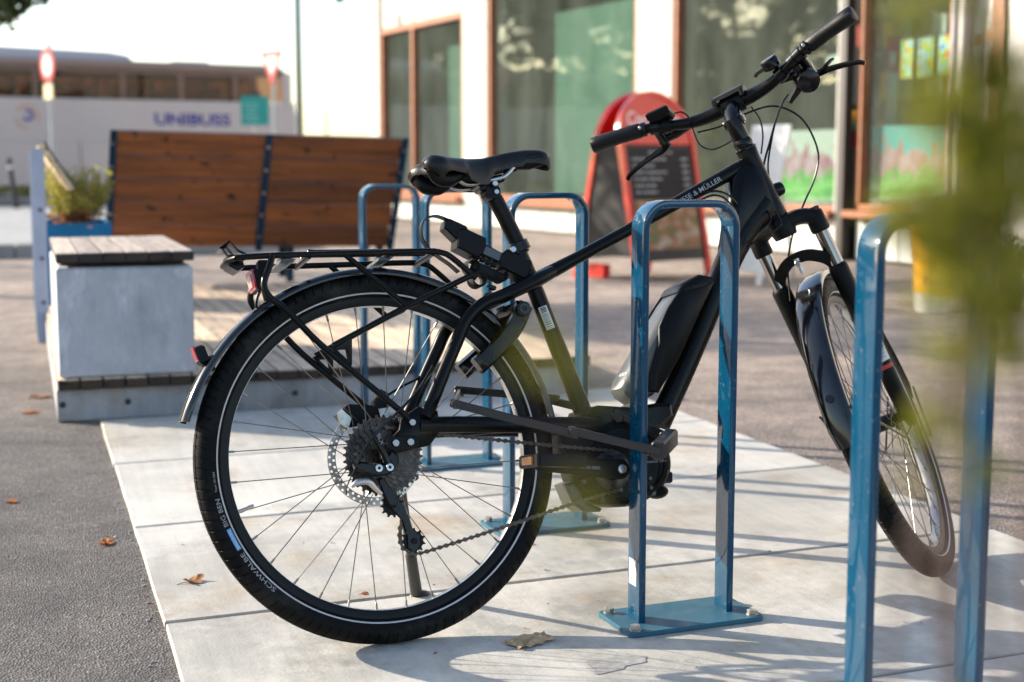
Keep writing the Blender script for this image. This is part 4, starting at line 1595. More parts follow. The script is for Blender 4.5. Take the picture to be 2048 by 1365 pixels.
g.add(vs, [(2 * i, 2 * i + 2, 2 * i + 3, 2 * i + 1) for i in range(8)])
g.build('label_band', 'print_red', lab)
# front caliper
g = G()
g.prism([(-0.02, -0.40), (0.015, -0.385), (0.022, -0.45), (-0.01, -0.47), (-0.03, -0.44)], lambda x, y, h: S(h, x, y), -0.066, -0.032, 0.005)
g.build('brake_caliper', 'plastic_black', bike)
# headlight
g = G()
hlp = S_BASE + S_AX * 0.068 + S_F * 0.0
hf = Vector((0.928, 0, 0.372))
g.lathe([(0, -0.005), (0.009, -0.004), (0.0145, 0.004), (0.0155, 0.012), (0.0145, 0.022), (0.0, 0.024)], S_BASE + S_AX * 0.086 + hf * 0.016, hf, 20)
g.build('headlight', 'gloss_black', bike)

# ---- headset, stem, bars
g = G()
g.tube([S(0, 0, a) for a in (0.190, 0.194, 0.197, 0.203, 0.206, 0.214)], [0.0235, 0.0235, 0.019, 0.021, 0.021, 0.0185], 20)
g.tube([S(0, 0, a) for a in (0.212, 0.216, 0.25, 0.262)], [0.0175, 0.0185, 0.0180, 0.0165], 18)
g.tube([S(0, 0.0, 0.246), S(0, 0.020, 0.266), S(0, 0.052, 0.284), S(0, 0.066, 0.289)], [0.0175, 0.0185, 0.0165, 0.016], 16)
g.lathe([(0, -0.021), (0.012, -0.021), (0.0135, -0.018), (0.0135, 0.018), (0.012, 0.021), (0, 0.021)], S(0, 0.008, 0.254), S_R, 18)
stem = g.build('stem', 'gloss_black', bike, 45)
g = G()
g.tube([S(-0.026, 0.072, 0.291), S(-0.022, 0.072, 0.291), S(0.022, 0.072, 0.291), S(0.026, 0.072, 0.291)], [0.019, 0.0215, 0.0215, 0.019], 18)
for sg in (1, -1):
    g.prism([(0.045, 0.300), (0.05, 0.316), (0.085, 0.322), (0.10, 0.31), (0.102, 0.285), (0.092, 0.278), (0.09, 0.304), (0.06, 0.306)], lambda x, y, h: S(h, x, y), 0.027 * sg, 0.037 * sg, 0.002)
g.prism([(0.05, 0.312), (0.056, 0.320), (0.086, 0.324), (0.088, 0.317), (0.06, 0.312)], lambda x, y, h: S(h, x, y), -0.037, 0.037, 0.002)
g.build('display_mount', 'plastic_black', stem)
g = G()
for da in (0.008, -0.014):
    g.cyl(S(0.021, 0.008, 0.254 + da * 0.2), S(0.0245, 0.008, 0.254 + da * 0.2), 0.005, 10)
g.build('stem_bolt', 'steel', stem)

BAR = [(-0.305, 0.030, 0.345), (-0.24, 0.038, 0.337), (-0.19, 0.046, 0.327), (-0.145, 0.056, 0.312), (-0.10, 0.066, 0.297), (-0.055, 0.072, 0.291), (0, 0.072, 0.291)]
BAR = BAR + [(-s, t, a) for s, t, a in reversed(BAR[:-1])]
g = G()
bp = smooth(Sl(BAR), 5)
rad = []
for p in bp:
    s = abs((p - S_BASE).dot(S_R))
    rad.append(0.0158 if s < 0.04 else 0.0158 - 0.0047 * min(1, (s - 0.04) / 0.10))
g.tube(bp, rad, 16)
bar = g.build('handlebar', 'bike_black', bike, 60)


def barpt(s):
    for i in range(len(BAR) - 1):
        if BAR[i][0] <= s <= BAR[i + 1][0]:
            f_ = (s - BAR[i][0]) / (BAR[i + 1][0] - BAR[i][0])
            return S(*[BAR[i][k] + (BAR[i + 1][k] - BAR[i][k]) * f_ for k in range(3)])
    return S(*(BAR[0] if s < 0 else BAR[-1]))


for sg in (1, -1):
    g = G()
    ss = [0.200, 0.203, 0.225, 0.25, 0.275, 0.295, 0.308, 0.311]
    rs = [0.0150, 0.0165, 0.0170, 0.0165, 0.0172, 0.0185, 0.0180, 0.0150]
    ps = []
    d_ = (S(*BAR[-1]) - S(*BAR[-2])).normalized() if sg > 0 else (S(*BAR[0]) - S(*BAR[1])).normalized()
    for s in ss:
        ps.append(barpt(sg * s) if s <= 0.305 else barpt(sg * 0.305) + d_ * (s - 0.305))
    # flattened palm rest pointing back towards the rider
    secs = []
    n = 20
    vs = []
    for i, p in enumerate(ps):
        t_ = (ps[min(i + 1, len(ps) - 1)] - ps[max(i - 1, 0)]).normalized()
        up_ = (S_AX - t_ * S_AX.dot(t_)).normalized()
        bk_ = (-S_F + t_ * S_F.dot(t_)).normalized()
        wing = [0, 0, 0.001, 0.003, 0.007, 0.010, 0.009, 0.006][i]
        for j in range(n):
            a = 2 * PI * j / n
            c_, s_ = math.cos(a), math.sin(a)
            vs.append(p + bk_ * (c_ * rs[i] + (wing * c_ if c_ > 0 else 0)) + up_ * s_ * rs[i])
    fs = [(i * n + j, (i + 1) * n + j, (i + 1) * n + (j + 1) % n, i * n + (j + 1) % n) for i in range(len(ps) - 1) for j in range(n)]
    fs += [tuple(range(n)), tuple((len(ps) - 1) * n + j for j in range(n))]
    g.add(vs, fs)
    gr = g.build('grip', 'grip_rubber', bike, 50)
    g = G()
    e0, e1 = barpt(sg * 0.188), barpt(sg * 0.199)
    g.tube([e0, e0.lerp(e1, 0.1), e0.lerp(e1, 0.9), e1], [0.0145, 0.016, 0.016, 0.0145], 16)
    g.box(e0.lerp(e1, 0.5) - S_F * 0.017 + S_AX * 0.004, (0.012, 0.012, 0.014), None, 0.002)
    g.build('grip_clamp', 'gloss_black', gr)
    g = G()
    g.cyl(e0.lerp(e1, 0.5) - S_F * 0.022 + S_AX * 0.006, e0.lerp(e1, 0.5) - S_F * 0.027 + S_AX * 0.006, 0.0035, 10)
    g.build('grip_screw', 'steel', gr)
    # brake lever
    g = G()
    m0 = barpt(sg * 0.172)
    g.tube([barpt(sg * 0.163), barpt(sg * 0.181)], 0.0155, 16)
    g.tube(smooth([m0 - S_AX * 0.006 + S_F * 0.006, m0 + S_F * 0.022 - S_AX * 0.022, m0 + S_F * 0.034 - S_AX * 0.034], 4), [0.010, 0.012, 0.011], 12)
    res0 = m0 + S_F * 0.034 - S_AX * 0.030
    g.tube([res0 + S_R * (sg * 0.012), res0 - S_R * (sg * 0.03), res0 - S_R * (sg * 0.06) + S_AX * 0.002, res0 - S_R * (sg * 0.078) + S_AX * 0.002], [0.009, 0.011, 0.0085, 0.006], 12)
    g.box(res0 - S_R * (sg * 0.012) + S_AX * 0.012, (0.05, 0.05, 0.012), Matrix.Identity(3), 0.004) if False else None
    bl = g.build('brake_lever', 'gloss_black', bike, 45)
    g = G()
    lv = [(0.168, 0.085, 0.281), (0.185, 0.088, 0.272), (0.215, 0.082, 0.268), (0.245, 0.075, 0.262), (0.272, 0.072, 0.254), (0.284, 0.072, 0.246)]
    g.sweep(smooth([S(sg * s, t, a) for s, t, a in lv], 5), [(0.0032, 0.0065), (-0.0032, 0.0065), (-0.0045, 0.0), (-0.0032, -0.0065), (0.0032, -0.0065), (0.0045, 0.0)], up=S_F, scales=lerps([1.3, 1.25, 1.0, 0.9, 0.8, 0.7], 26))
    g.build('lever_blade', 'gloss_black', bl, 30)
# left: assist remote
g = G()
rp = barpt(-0.148)
Mrem = Matrix((S_R, S_F, S_AX)).transposed()
g.prism([(-0.026, -0.030), (0.026, -0.026), (0.024, 0.012), (0.008, 0.024), (-0.024, 0.014)], lambda x, y, h: rp + S_R * x + S_F * (y + 0.004) + S_AX * (h - y * 0.35), 0.012, 0.034, 0.005)
g.tube([barpt(-0.156), barpt(-0.138)], 0.0155, 16)
rem = g.build('assist_remote', 'plastic_black', bike, 40)
g = G()
g.prism([(-0.018, -0.022), (0.004, -0.021), (0.003, -0.004), (-0.017, -0.006)], lambda x, y, h: rp + S_R * x + S_F * (y + 0.004) + S_AX * (h - y * 0.35), 0.033, 0.0352, 0.0006)
g.build('remote_button', 'gloss_black', rem)
# right: shifter with round window cap
g = G()
sp = barpt(0.165) + S_F * 0.008 - S_AX * 0.052
sax = (S_R * 0.35 - S_F * 0.85 - S_AX * 0.35).normalized()
g.lathe([(0, -0.022), (0.02, -0.022), (0.026, -0.016), (0.027, 0.004), (0.024, 0.012), (0.012, 0.017), (0, 0.018)], sp, sax, 24)
g.tube(smooth([barpt(0.158) - S_AX * 0.01, barpt(0.156) - S_AX * 0.035 + S_F * 0.01, sp - S_R * 0.02], 4), [0.010, 0.011, 0.012], 12)
g.tube([barpt(0.150), barpt(0.166)], 0.0155, 16)
g.tube([sp - S_R * 0.022 - S_AX * 0.006, sp - S_R * 0.04 - S_AX * 0.018, sp - S_R * 0.052 - S_AX * 0.026], [0.010, 0.007, 0.005], 10)
g.sweep(smooth([sp + S_R * 0.01 + S_F * 0.015, sp + S_R * 0.04 + S_F * 0.022 + S_AX * 0.01, sp + S_R * 0.062 + S_F * 0.016 + S_AX * 0.018], 4), [(0.002, 0.008), (-0.002, 0.008), (-0.002, -0.008), (0.002, -0.008)])
shf = g.build('gear_shifter', 'gloss_black', bike, 45)
# bell
g = G()
bl0 = barpt(0.122)
g.tube([barpt(0.114), barpt(0.131)], 0.0165, 16)
bax = (S_AX * 0.95 - S_F * 0.2 - S_R * 0.1).normalized()
g.lathe([(0, 0.016), (0.013, 0.016), (0.019, 0.019), (0.0195, 0.022), (0.0195, 0.037), (0.017, 0.0405), (0, 0.0415)], bl0 - S_R * 0.008, bax, 24)
g.sweep([bl0 + bax * 0.024 - S_R * 0.026, bl0 + bax * 0.022 - S_R * 0.044, bl0 + bax * 0.018 - S_R * 0.05], [(0.002, 0.005), (-0.002, 0.005), (-0.002, -0.005), (0.002, -0.005)])
g.build('bell', 'gloss_black', bike, 45)

# ---- front cables
g = G()
g.tube(smooth(Sl([(0.118, 0.05, 0.258), (0.102, 0.045, 0.247), (0.078, 0.035, 0.222), (0.047, 0.03, 0.185), (0.012, 0.03, 0.143), (-0.002, 0.028, 0.11), (-0.006, 0.022, 0.07)]), 6), 0.0024, 8)
g.build('front_cable', 'gloss_black', bike)
g = G()
g.tube(smooth(Sl([(0.112, 0.062, 0.256), (0.098, 0.052, 0.245), (0.075, 0.04, 0.22), (0.05, 0.032, 0.185), (0.022, 0.034, 0.143), (0.008, 0.034, 0.105)]), 6), 0.0021, 8)
g.build('front_cable', 'gloss_black', bike)
g = G()
g.tube(smooth(Sl([(-0.098, 0.086, 0.272), (-0.045, 0.085, 0.262), (0.022, 0.09, 0.262), (0.075, 0.105, 0.249), (0.112, 0.115, 0.200), (0.115, 0.115, 0.128), (0.092, 0.10, 0.080), (0.042, 0.08, 0.030), (0.0, 0.045, -0.02), (-0.03, 0.02, -0.075), (-0.05, 0.0, -0.14)]), 6), 0.0023, 8)
g.build('front_cable', 'gloss_black', bike)
g = G()
g.tube(smooth(Sl([(-0.120, 0.055, 0.330), (-0.104, 0.05, 0.326), (-0.094, 0.05, 0.308), (-0.098, 0.055, 0.278), (-0.098, 0.055, 0.245), (-0.078, 0.05, 0.224), (-0.045, 0.035, 0.220), (-0.020, 0.022, 0.222)]), 6), 0.0017, 8)
g.build('front_cable', 'gloss_black', bike)
g = G()
g.tube(smooth(Sl([(0.03, 0.085, 0.272), (0.035, 0.09, 0.24), (0.03, 0.075, 0.205), (0.015, 0.05, 0.17)]), 5), 0.0019, 8)
g.build('front_cable', 'gloss_black', bike)
g = G()
g.tube(smooth([P(0.86, 0.792, 0.022), P(0.85, 0.765, 0.05), P(0.825, 0.745, 0.05), P(0.80, 0.722, 0.03)], 5), 0.002, 8)
g.build('front_cable', 'gloss_black', bike)
g = G()
g.tube(smooth([P(0.875, 0.79, 0.03), P(0.87, 0.755, 0.055), P(0.84, 0.735, 0.05), P(0.80, 0.715, 0.026)], 5), 0.0018, 8)
g.build('front_cable', 'gloss_black', bike)

# ================================================================== GROUND
def quad(name, mat, x0, x1, y0, y1, z, parent=None):
    g = G()
    g.add([(x0, y0, z), (x1, y0, z), (x1, y1, z), (x0, y1, z)], [(0, 1, 2, 3)])
    return g.build(name, mat, parent, smooth_=False)


struct(quad('asphalt_ground', 'asphalt', -300, 300, -60, 700, -0.012))

# concrete slab strip: each slab is its own piece
pav = thing('slab_pavement', '', '')
for k_ in ('label', 'category'):
    del pav[k_]
struct(pav)
SK = 0.045                              # cross joints run slightly skewed
joints = [-0.9, -0.16, 0.575, 1.31, 2.0, 2.735, 3.495, 4.27, 5.04]
rnd = random.Random(2)
for i in range(len(joints) - 1):
    a, b2 = joints[i] + 0.0065, joints[i + 1] - 0.0065
    dz = rnd.uniform(-0.0012, 0.0006)
    g = G()
    x0, x1 = 0.222 + rnd.uniform(-.004, .004), 2.176 + rnd.uniform(-.006, .006)

    def mp(x, y, h, x0=x0):
        return Vector((x, y + SK * (x - 0.9), h))
    n = 14
    poly = [(x0 + (x1 - x0) * t / n, a) for t in range(n + 1)] + [(x1, a + (b2 - a) * t / 6) for t in range(1, 6)] + [(x1 - (x1 - x0) * t / n, b2) for t in range(n + 1)] + [(x0, b2 - (b2 - a) * t / 6) for t in range(1, 6)]
    poly = [(x + rnd.uniform(-.0015, .0015), y + rnd.uniform(-.0012, .0012)) for x, y in poly]
    g.prism(poly, mp, -0.05, 0.0 + dz, 0.0025)
    o = g.build('slab', 'slab_concrete', pav, 30)
# tar-filled bed under the joints
g = G()
g.box((1.2, 2.07, -0.030), (1.93, 5.8, 0.04))
g.build('joint_bed', 'tar', pav)
# dirt and crumbs along the slab edge on the asphalt side
g = G()
for k in range(260):
    s = rnd.random()
    y = 2.2 + 2.9 * rnd.random()
    side = rnd.random()
    x = 2.178 + abs(rnd.gauss(0, 0.05)) if side < 0.65 else 0.218 - abs(rnd.gauss(0, 0.04))
    r = rnd.uniform(0.0008, 0.0026)
    c = Vector((x, y + SK * (x - .9), -0.012 + r * 0.5))
    g.box(c, (r * 2, r * rnd.uniform(1, 2.4), r * 1.4), Matrix.Rotation(rnd.uniform(0, 3), 3, 'Z'))
stuff(g.build('grit', 'kerb_stone', None, smooth_=False))

# far pavement with kerb, and another kerb beyond
g = G()
g.prism([(-40, 14.45), (1.9, 14.45), (2.6, 14.8), (2.9, 15.5), (2.9, 26.8), (2.4, 27.6), (1.8, 27.9), (-40, 27.9)], lambda x, y, h: Vector((x, y, h)), -0.1, 0.10, 0.01)
far_pav = struct(g.build('far_pavement', 'pavement_grey'))
for k in range(14):
    g = G()
    x1 = 1.9 - k * 1.0
    g.box((x1 - 0.5, 14.34, 0.0), (0.985, 0.2, 0.24), None, 0.015)
    g.build('kerb', 'kerb_stone', far_pav)
for k in range(14):
    g = G()
    x1 = 1.9 - k * 1.0
    g.box((x1 - 0.5, 28.01, 0.0), (0.985, 0.2, 0.24), None, 0.015)
    g.build('kerb', 'kerb_stone', far_pav)

# ================================================================== BIKE RACKS
def rack_proto():
    t = thing('bike_rack', 'x', 'bike rack', (1.178, 2.409, 0), R(2.8), 'blue bike racks in a row')
    r, hw, ht = 0.045, 0.0945, 0.797
    path = [(-hw, 0, 0.008), (-hw, 0, 0.4)]
    for k in range(9):
        a = R(180 - 90 * k / 8)
        path.append((-hw + r + r * math.cos(a), 0, ht - r + r * math.sin(a)))
    for k in range(9):
        a = R(90 - 90 * k / 8)
        path.append((hw - r + r * math.cos(a), 0, ht - r + r * math.sin(a)))
    path += [(hw, 0, 0.4), (hw, 0, 0.008)]
    b_ = 0.0028
    sec = []
    for sx, sy, a0 in ((1, 1, 0), (-1, 1, 90), (-1, -1, 180), (1, -1, 270)):
        for k in range(4):
            a = R(a0 + 30 * k)
            sec.append((sx * (0.025 - b_) + b_ * math.cos(a), sy * (0.007 - b_) + b_ * math.sin(a)))
    g = G()
    g.sweep(path, sec, up=(0, 1, 0))
    g.build('hoop', 'rack_blue', t, 35)
    g = G()
    poly = []
    X, Y, c = 0.144, 0.074, 0.012
    for cx, cy, a0 in ((X - c, Y - c, 0), (-X + c, Y - c, 90), (-X + c, -Y + c, 180), (X - c, -Y + c, 270)):
        for k in range(5):
            a = R(a0 + 22.5 * k)
            poly.append((cx + c * math.cos(a), cy + c * math.sin(a)))
    g.prism(poly, lambda x, y, h: Vector((x, y, h)), 0.001, 0.010, 0.0015)
    g.build('base_plate', 'plate_blue', t, 35)
    for sx in (1, -1):
        for sy in (1, -1):
            g = G()
            g.cyl((sx * 0.125, sy * 0.056, 0.0095), (sx * 0.125, sy * 0.056, 0.012), 0.0115, 20)
            a0 = rnd.uniform(0, 1)
            g.prism([(sx * 0.125 + 0.0098 * math.cos(a0 + k * PI / 3), sy * 0.056 + 0.0098 * math.sin(a0 + k * PI / 3)) for k in range(6)], lambda x, y, h: Vector((x, y, h)), 0.012, 0.020, 0.001)
            g.build('bolt', 'bolt_steel', t, 30)
    return t


rk = rack_proto()
RACKS = [(1.655, 'nearest blue bike rack at the right, cut off by the bottom of the picture'),
         (2.409, 'blue bike rack with a white sticker on its post, in front of the bicycle frame'),
         (3.162, 'blue bike rack seen behind the bicycle seat tube and rear wheel'),
         (3.916, 'blue bike rack seen right below the bicycle saddle, fourth from the front'),
         (4.67, 'blue bike rack farthest back, in front of the wooden bench back')]
for i, (y, lab) in enumerate(RACKS):
    o = rk if i == 1 else copy_tree(rk)
    o.location = (1.178 + (-0.010, -0.012, -0.013, -0.009, -0.018)[i], y, 0)
    o.rotation_euler = (0, 0, R(2.8 + (i - 1) * 0.4))
    o['label'] = lab
g = G()
g.add([(-0.1022, -0.012, 0.078), (-0.1022, 0.018, 0.078), (-0.1022, 0.018, 0.128), (-0.1022, -0.012, 0.128)], [(0, 1, 2, 3)])
g.build('sticker', 'sticker_paper', rk, smooth_=False)
g = G()
for zz in (0.09, 0.096):
    g.add([(-0.1026, -0.002, zz), (-0.1026, 0.010, zz), (-0.1026, 0.010, zz + .002), (-0.1026, -0.002, zz + .002)], [(0, 1, 2, 3)])
g.build('sticker_print', 'barcode_dark', rk, smooth_=False)

# ================================================================== FOLDING LOCK round rack post and frame
fl = thing('folding_lock', 'black folding bar lock fastening the bicycle frame to the blue rack post', 'lock', (0, 0, 0))
LP_ = [(0.716, 2.410, 0.447), (0.930, 2.378, 0.384), (1.078, 2.345, 0.345), (1.142, 2.44, 0.352), (1.075, 2.505, 0.385), (0.968, 2.575, 0.412), (0.80, 2.665, 0.424), (0.716, 2.410, 0.447)]
for i in range(len(LP_) - 1):
    a, b2 = Vector(LP_[i]), Vector(LP_[i + 1])
    if i == 2:
        continue
    d = (b2 - a).normalized()
    g = G()
    off = Vector((0, 0, 0.003 if i % 2 else -0.003))
    g.sweep([a - d * 0.010 + off, a - d * 0.007 + off, b2 + d * 0.007 + off, b2 + d * 0.010 + off], [(0.0075, 0.0024), (0.0062, 0.0034), (-0.0062, 0.0034), (-0.0075, 0.0024), (-0.0075, -0.0024), (-0.0062, -0.0034), (0.0062, -0.0034), (0.0075, -0.0024)], up=(0, 0, 1), scales=[0.7, 1, 1, 0.7])
    bo = g.build('lock_bar', 'bike_lock_black', fl, 30)
    g = G()
    nrm = Vector((d.y, -d.x, 0)).normalized()
    g.cyl(a + off - nrm * 0.009, a + off + nrm * 0.009, 0.0085, 14)
    g.build('rivet', 'bike_lock_black', fl)
g = G()
la, lb = Vector((1.083, 2.343, 0.346)), Vector((1.150, 2.425, 0.354))
g.sweep([la, la.lerp(lb, 0.04), la.lerp(lb, 0.96), lb], [(0.017, 0.009), (0.013, 0.013), (-0.013, 0.013), (-0.017, 0.009), (-0.017, -0.009), (-0.013, -0.013), (0.013, -0.013), (0.017, -0.009)], up=(0, 0, 1), scales=[0.85, 1, 1, 0.85])
lbd = g.build('lock_body', 'bike_lock_black', fl, 30)
ld = (lb - la).normalized()
ln = Vector((ld.y, -ld.x, 0))
text_on('ABUS', 0.012, lambda x, y: la + ld * (0.028 + x) + ln * (y - 0.004) * 1.0 + Vector((0, 0, 0.0175)), 'lock_lettering', 'print_grey', lbd, width=0.03)

# ================================================================== DECK, BLOCK SEAT
deck = thing('wooden_deck', 'low pale wooden plank deck with grey skirt behind the racks', 'deck', (0, 0, 0))
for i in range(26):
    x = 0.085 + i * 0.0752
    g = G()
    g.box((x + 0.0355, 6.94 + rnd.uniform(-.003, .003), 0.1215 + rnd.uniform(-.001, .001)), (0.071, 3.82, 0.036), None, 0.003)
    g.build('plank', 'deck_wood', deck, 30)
g = G()
g.box((1.055, 5.075, 0.046), (1.95, 0.03, 0.112), None, 0.004)
sk1 = g.build('skirt', 'skirt_concrete', deck, 30)
g = G()
g.box((0.094, 6.97, 0.046), (0.028, 3.75, 0.112), None, 0.004)
g.build('skirt', 'skirt_concrete', deck, 30)
g = G()
g.box((2.02, 6.97, 0.046), (0.028, 3.75, 0.112), None, 0.004)
g.build('skirt', 'skirt_concrete', deck, 30)
for x in (0.098, 0.315, 0.9, 1.45, 1.95):
    g = G()
    g.cyl((x, 5.0605, 0.050), (x, 5.057, 0.050), 0.011, 14)
    g.build('skirt_bolt', 'pole_dark', sk1)
for x in (0.3, 1.0, 1.8):
    g = G()
    g.box((x, 6.95, 0.06), (0.06, 3.7, 0.07))
    g.build('joist', 'frame_dark', deck)

blk = thing('block_seat', 'grey concrete block seat with wooden slat top at the deck corner', 'seat', (0, 0, 0.141))
g = G()
g.prism([(0.092, 5.052), (0.548, 5.052), (0.548, 6.13), (0.092, 6.13)], lambda x, y, h: Vector((x, y, h)), 0.0, 0.379, 0.008)
g.build('concrete_body', 'block_concrete', blk, 30)
for y in (5.2, 5.6, 6.0):
    g = G()
    g.box((0.32, y, 0.388), (0.42, 0.05, 0.018))
    g.build('slat_support', 'frame_dark', blk)
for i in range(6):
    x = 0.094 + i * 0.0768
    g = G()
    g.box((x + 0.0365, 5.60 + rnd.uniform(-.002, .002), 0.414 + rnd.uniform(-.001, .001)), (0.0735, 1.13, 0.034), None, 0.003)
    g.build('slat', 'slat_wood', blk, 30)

# ================================================================== BIG WOODEN BENCH (seen from behind)
bench = thing('wooden_bench', 'large brown wooden bench seen from behind with two board panels', 'bench', (1.35, 8.9, 0.141))
bench.rotation_euler = (0, R(1.2), 0)
tilt = Vector((0, -0.28, 0.70)).normalized()
bn = Vector((0, -0.70, -0.28)).normalized()
B0 = Vector((0, 0, 0.225))
for pi_, (x0, x1) in enumerate(((-0.872, 0.004), (0.022, 0.838))):
    for k in range(5):
        c = B0 + tilt * (0.075 + 0.1475 * k) + Vector(((x0 + x1) / 2 + 0.005 * k, 0, 0))
        g = G()
        M = Matrix((Vector((1, 0, 0)), bn, Vector((1, 0, 0)).cross(bn))).transposed()
        g.box(c, (x1 - x0 - 0.006, 0.036, 0.1395), M, 0.004)
        g.build('board', 'bench_wood', bench, 30)
for x in (-0.887, 0.013, 0.853):
    g = G()
    p0, p1 = B0 + tilt * -0.02 + Vector((x, 0, 0)) + bn * 0.022, B0 + tilt * 0.745 + Vector((x + 0.025, 0, 0)) + bn * 0.022
    g.sweep([p0, p1], [(0.006, 0.02), (-0.006, 0.02), (-0.006, -0.02), (0.006, -0.02)], up=bn)
    st_ = g.build('strut', 'bench_steel_blue', bench, 30)
    for k in range(5):
        c = B0 + tilt * (0.075 + 0.1475 * k) + Vector((x + 0.005 * k, 0, 0)) + bn * 0.028
        g = G()
        g.cyl(c, c + bn * 0.006, 0.009, 10)
        g.build('coach_bolt', 'steel', st_)
for k in range(4):
    g = G()
    g.box((0, 0.10 + 0.118 * k, 0.265 + 0.008 * k), (1.76, 0.112, 0.036), None, 0.004)
    g.build('seat_board', 'bench_wood', bench, 30)
for x, y in ((-0.62, 0.04), (0.22, 0.04), (0.80, 0.04), (-0.62, 0.44), (0.24, 0.44), (0.80, 0.44)):
    g = G()
    g.box((x, y, 0.125), (0.045, 0.03, 0.25), None, 0.003)
    g.build('leg', 'bench_steel_blue', bench)

# ================================================================== SIDE BENCH seen end-on, PLANTER with heather
sb = thing('side_bench', 'bench seen end on with tall grey steel upright and pale leaning boards', 'bench', (0.06, 7.42, -0.012))
g = G()
g.prism([(-0.022, 0.0), (0.015, 0.0), (0.038, 0.06), (0.042, 0.94), (0.026, 0.965), (-0.022, 0.955), (-0.028, 0.1)], lambda x, y, h: Vector((x, h, y)), 0.0, 0.012, 0.002)
up1 = g.build('upright', 'galvanised', sb, 30)
for z in (0.2, 0.42, 0.66):
    g = G()
    g.cyl((0.014, -0.001, z), (0.014, -0.006, z), 0.009, 12)
    g.build('coach_bolt', 'dark_steel', up1)
g = G()
g.prism([(-0.022, 0.0), (0.015, 0.0), (0.038, 0.06), (0.042, 0.94), (0.026, 0.965), (-0.022, 0.955), (-0.028, 0.1)], lambda x, y, h: Vector((x, h, y)), 1.15, 1.162, 0.002)
g.build('upright', 'galvanised', sb, 30)
bd = Vector((0.53, 0, -0.85)).normalized()
bw = Vector((0.85, 0, 0.53))
for k in range(2):
    c = Vector((0.028, 0.58, 0.982)) + bd * (0.065 + 0.135 * k)
    g = G()
    M = Matrix((bd, Vector((0, 1, 0)), bd.cross(Vector((0, 1, 0))))).transposed()
    g.box(c, (0.128, 1.14, 0.032), M, 0.004)
    g.build('board', 'pale_wood', sb, 30)
for yy in (0.03, 1.1):
    g = G()
    a = Vector((0.028, yy, 0.982)) + bw * 0.020
    g.sweep([a, a + bd * 0.26], [(0.004, 0.02), (-0.004, 0.02), (-0.004, -0.02), (0.004, -0.02)], up=bw)
    g.build('board_frame', 'bench_steel_blue', sb)

pl = thing('planter_box', 'blue steel planter box behind the concrete block seat', 'planter', (0.265, 8.05, 0.141))
g = G()
X, Y, HH = 0.165, 0.30, 0.425
outer = [(-X, -Y), (X, -Y), (X, Y), (-X, Y)]
vs = []
for z, k in ((0, 1), (HH, 1), (HH, 0.93), (HH - 0.05, 0.93)):
    for x, y in outer:
        vs.append((x * k, y * (1 - (1 - k) * 0.55), z))
fs = [(l * 4 + i, l * 4 + (i + 1) % 4, (l + 1) * 4 + (i + 1) % 4, (l + 1) * 4 + i) for l in range(3) for i in range(4)] + [(0, 3, 2, 1)]
g.add(vs, fs)
g.build('steel_box', 'planter_blue', pl, 30)
g = G()
g.add([(-X * .93, -Y * .96, HH - .03), (X * .93, -Y * .96, HH - .03), (X * .93, Y * .96, HH - .03), (-X * .93, Y * .96, HH - .03)], [(0, 1, 2, 3)])
g.build('soil', 'soil', pl)


def sprigs(g, base, n, hmin, hmax, spread, r, rnd, leaf, nl=26, stem=None):
    """upright needle-leaved sprigs"""
    for k in range(n):
        a = rnd.uniform(0, 2 * PI)
        rr = r * math.sqrt(rnd.random())
        b0 = Vector(base) + Vector((rr * math.cos(a), rr * math.sin(a), 0))
        lean = Vector((math.cos(a), math.sin(a), 0)) * spread * rnd.uniform(0.2, 1.0)
        h = rnd.uniform(hmin, hmax)
        tip = b0 + lean * h + Vector((0, 0, h))
        mid = b0.lerp(tip, 0.5) + Vector((rnd.gauss(0, .02), rnd.gauss(0, .02), 0)) * h * 2
        path = smooth([b0, mid, tip], 5)
        if stem is not None:
            stem.tube(path, [0.0022, 0.0007], 4, caps=False)
        for i in range(nl):
            t = 0.15 + 0.85 * rnd.random()
            x = t * (len(path) - 1)
            p = path[int(x)].lerp(path[min(int(x) + 1, len(path) - 1)], x - int(x))
            d = (Vector((rnd.gauss(0, 1), rnd.gauss(0, 1), rnd.uniform(0.2, 1.6)))).normalized()
            s = d.cross(Vector((rnd.gauss(0, 1), rnd.gauss(0, 1), rnd.gauss(0, 1)))).normalized()
            L = leaf * rnd.uniform(0.6, 1.3)
            g.add([p - s * L * 0.13, p + d * L * 0.5 - s * L * 0.16, p + d * L, p + d * L * 0.5 + s * L * 0.16], [(0, 1, 2, 3)])


ht = thing('heather_plant', 'yellow green heather shrub in the blue planter box', 'plant', (0.265, 7.98, 0.545))
rnd = random.Random(5)
gs, gl = G(), G()
sprigs(gl, (0, 0, 0.03), 105, 0.12, 0.29, 0.6, 0.11, rnd, 0.026, 34, gs)
gl2 = gl.build('foliage', 'leaf_heather', ht, smooth_=False)
gs.build('stems', 'twig', ht)
g = G()
for k in range(110):
    a = rnd.uniform(0, 2 * PI)
    p = Vector((rnd.gauss(-0.02, 0.07), rnd.gauss(-0.06, 0.09), rnd.uniform(0.0, 0.085)))
    s, d = Vector((math.cos(a), math.sin(a), rnd.uniform(-.3, .6))), Vector((-math.sin(a), math.cos(a), rnd.uniform(-.3, .6)))
    g.add([p - s * .03, p + d * .02, p + s * .03, p - d * .02], [(0, 1, 2, 3)])
g.build('dead_leaves', 'dry_leaf', ht, smooth_=False)

# ================================================================== SHOP BUILDING
bld = thing('shop_building', 'cream shop building with large orange framed windows along the street', 'building', (5.96, 20.53, 0))
bld.rotation_euler = (0, 0, math.atan2(0.991, -0.133))


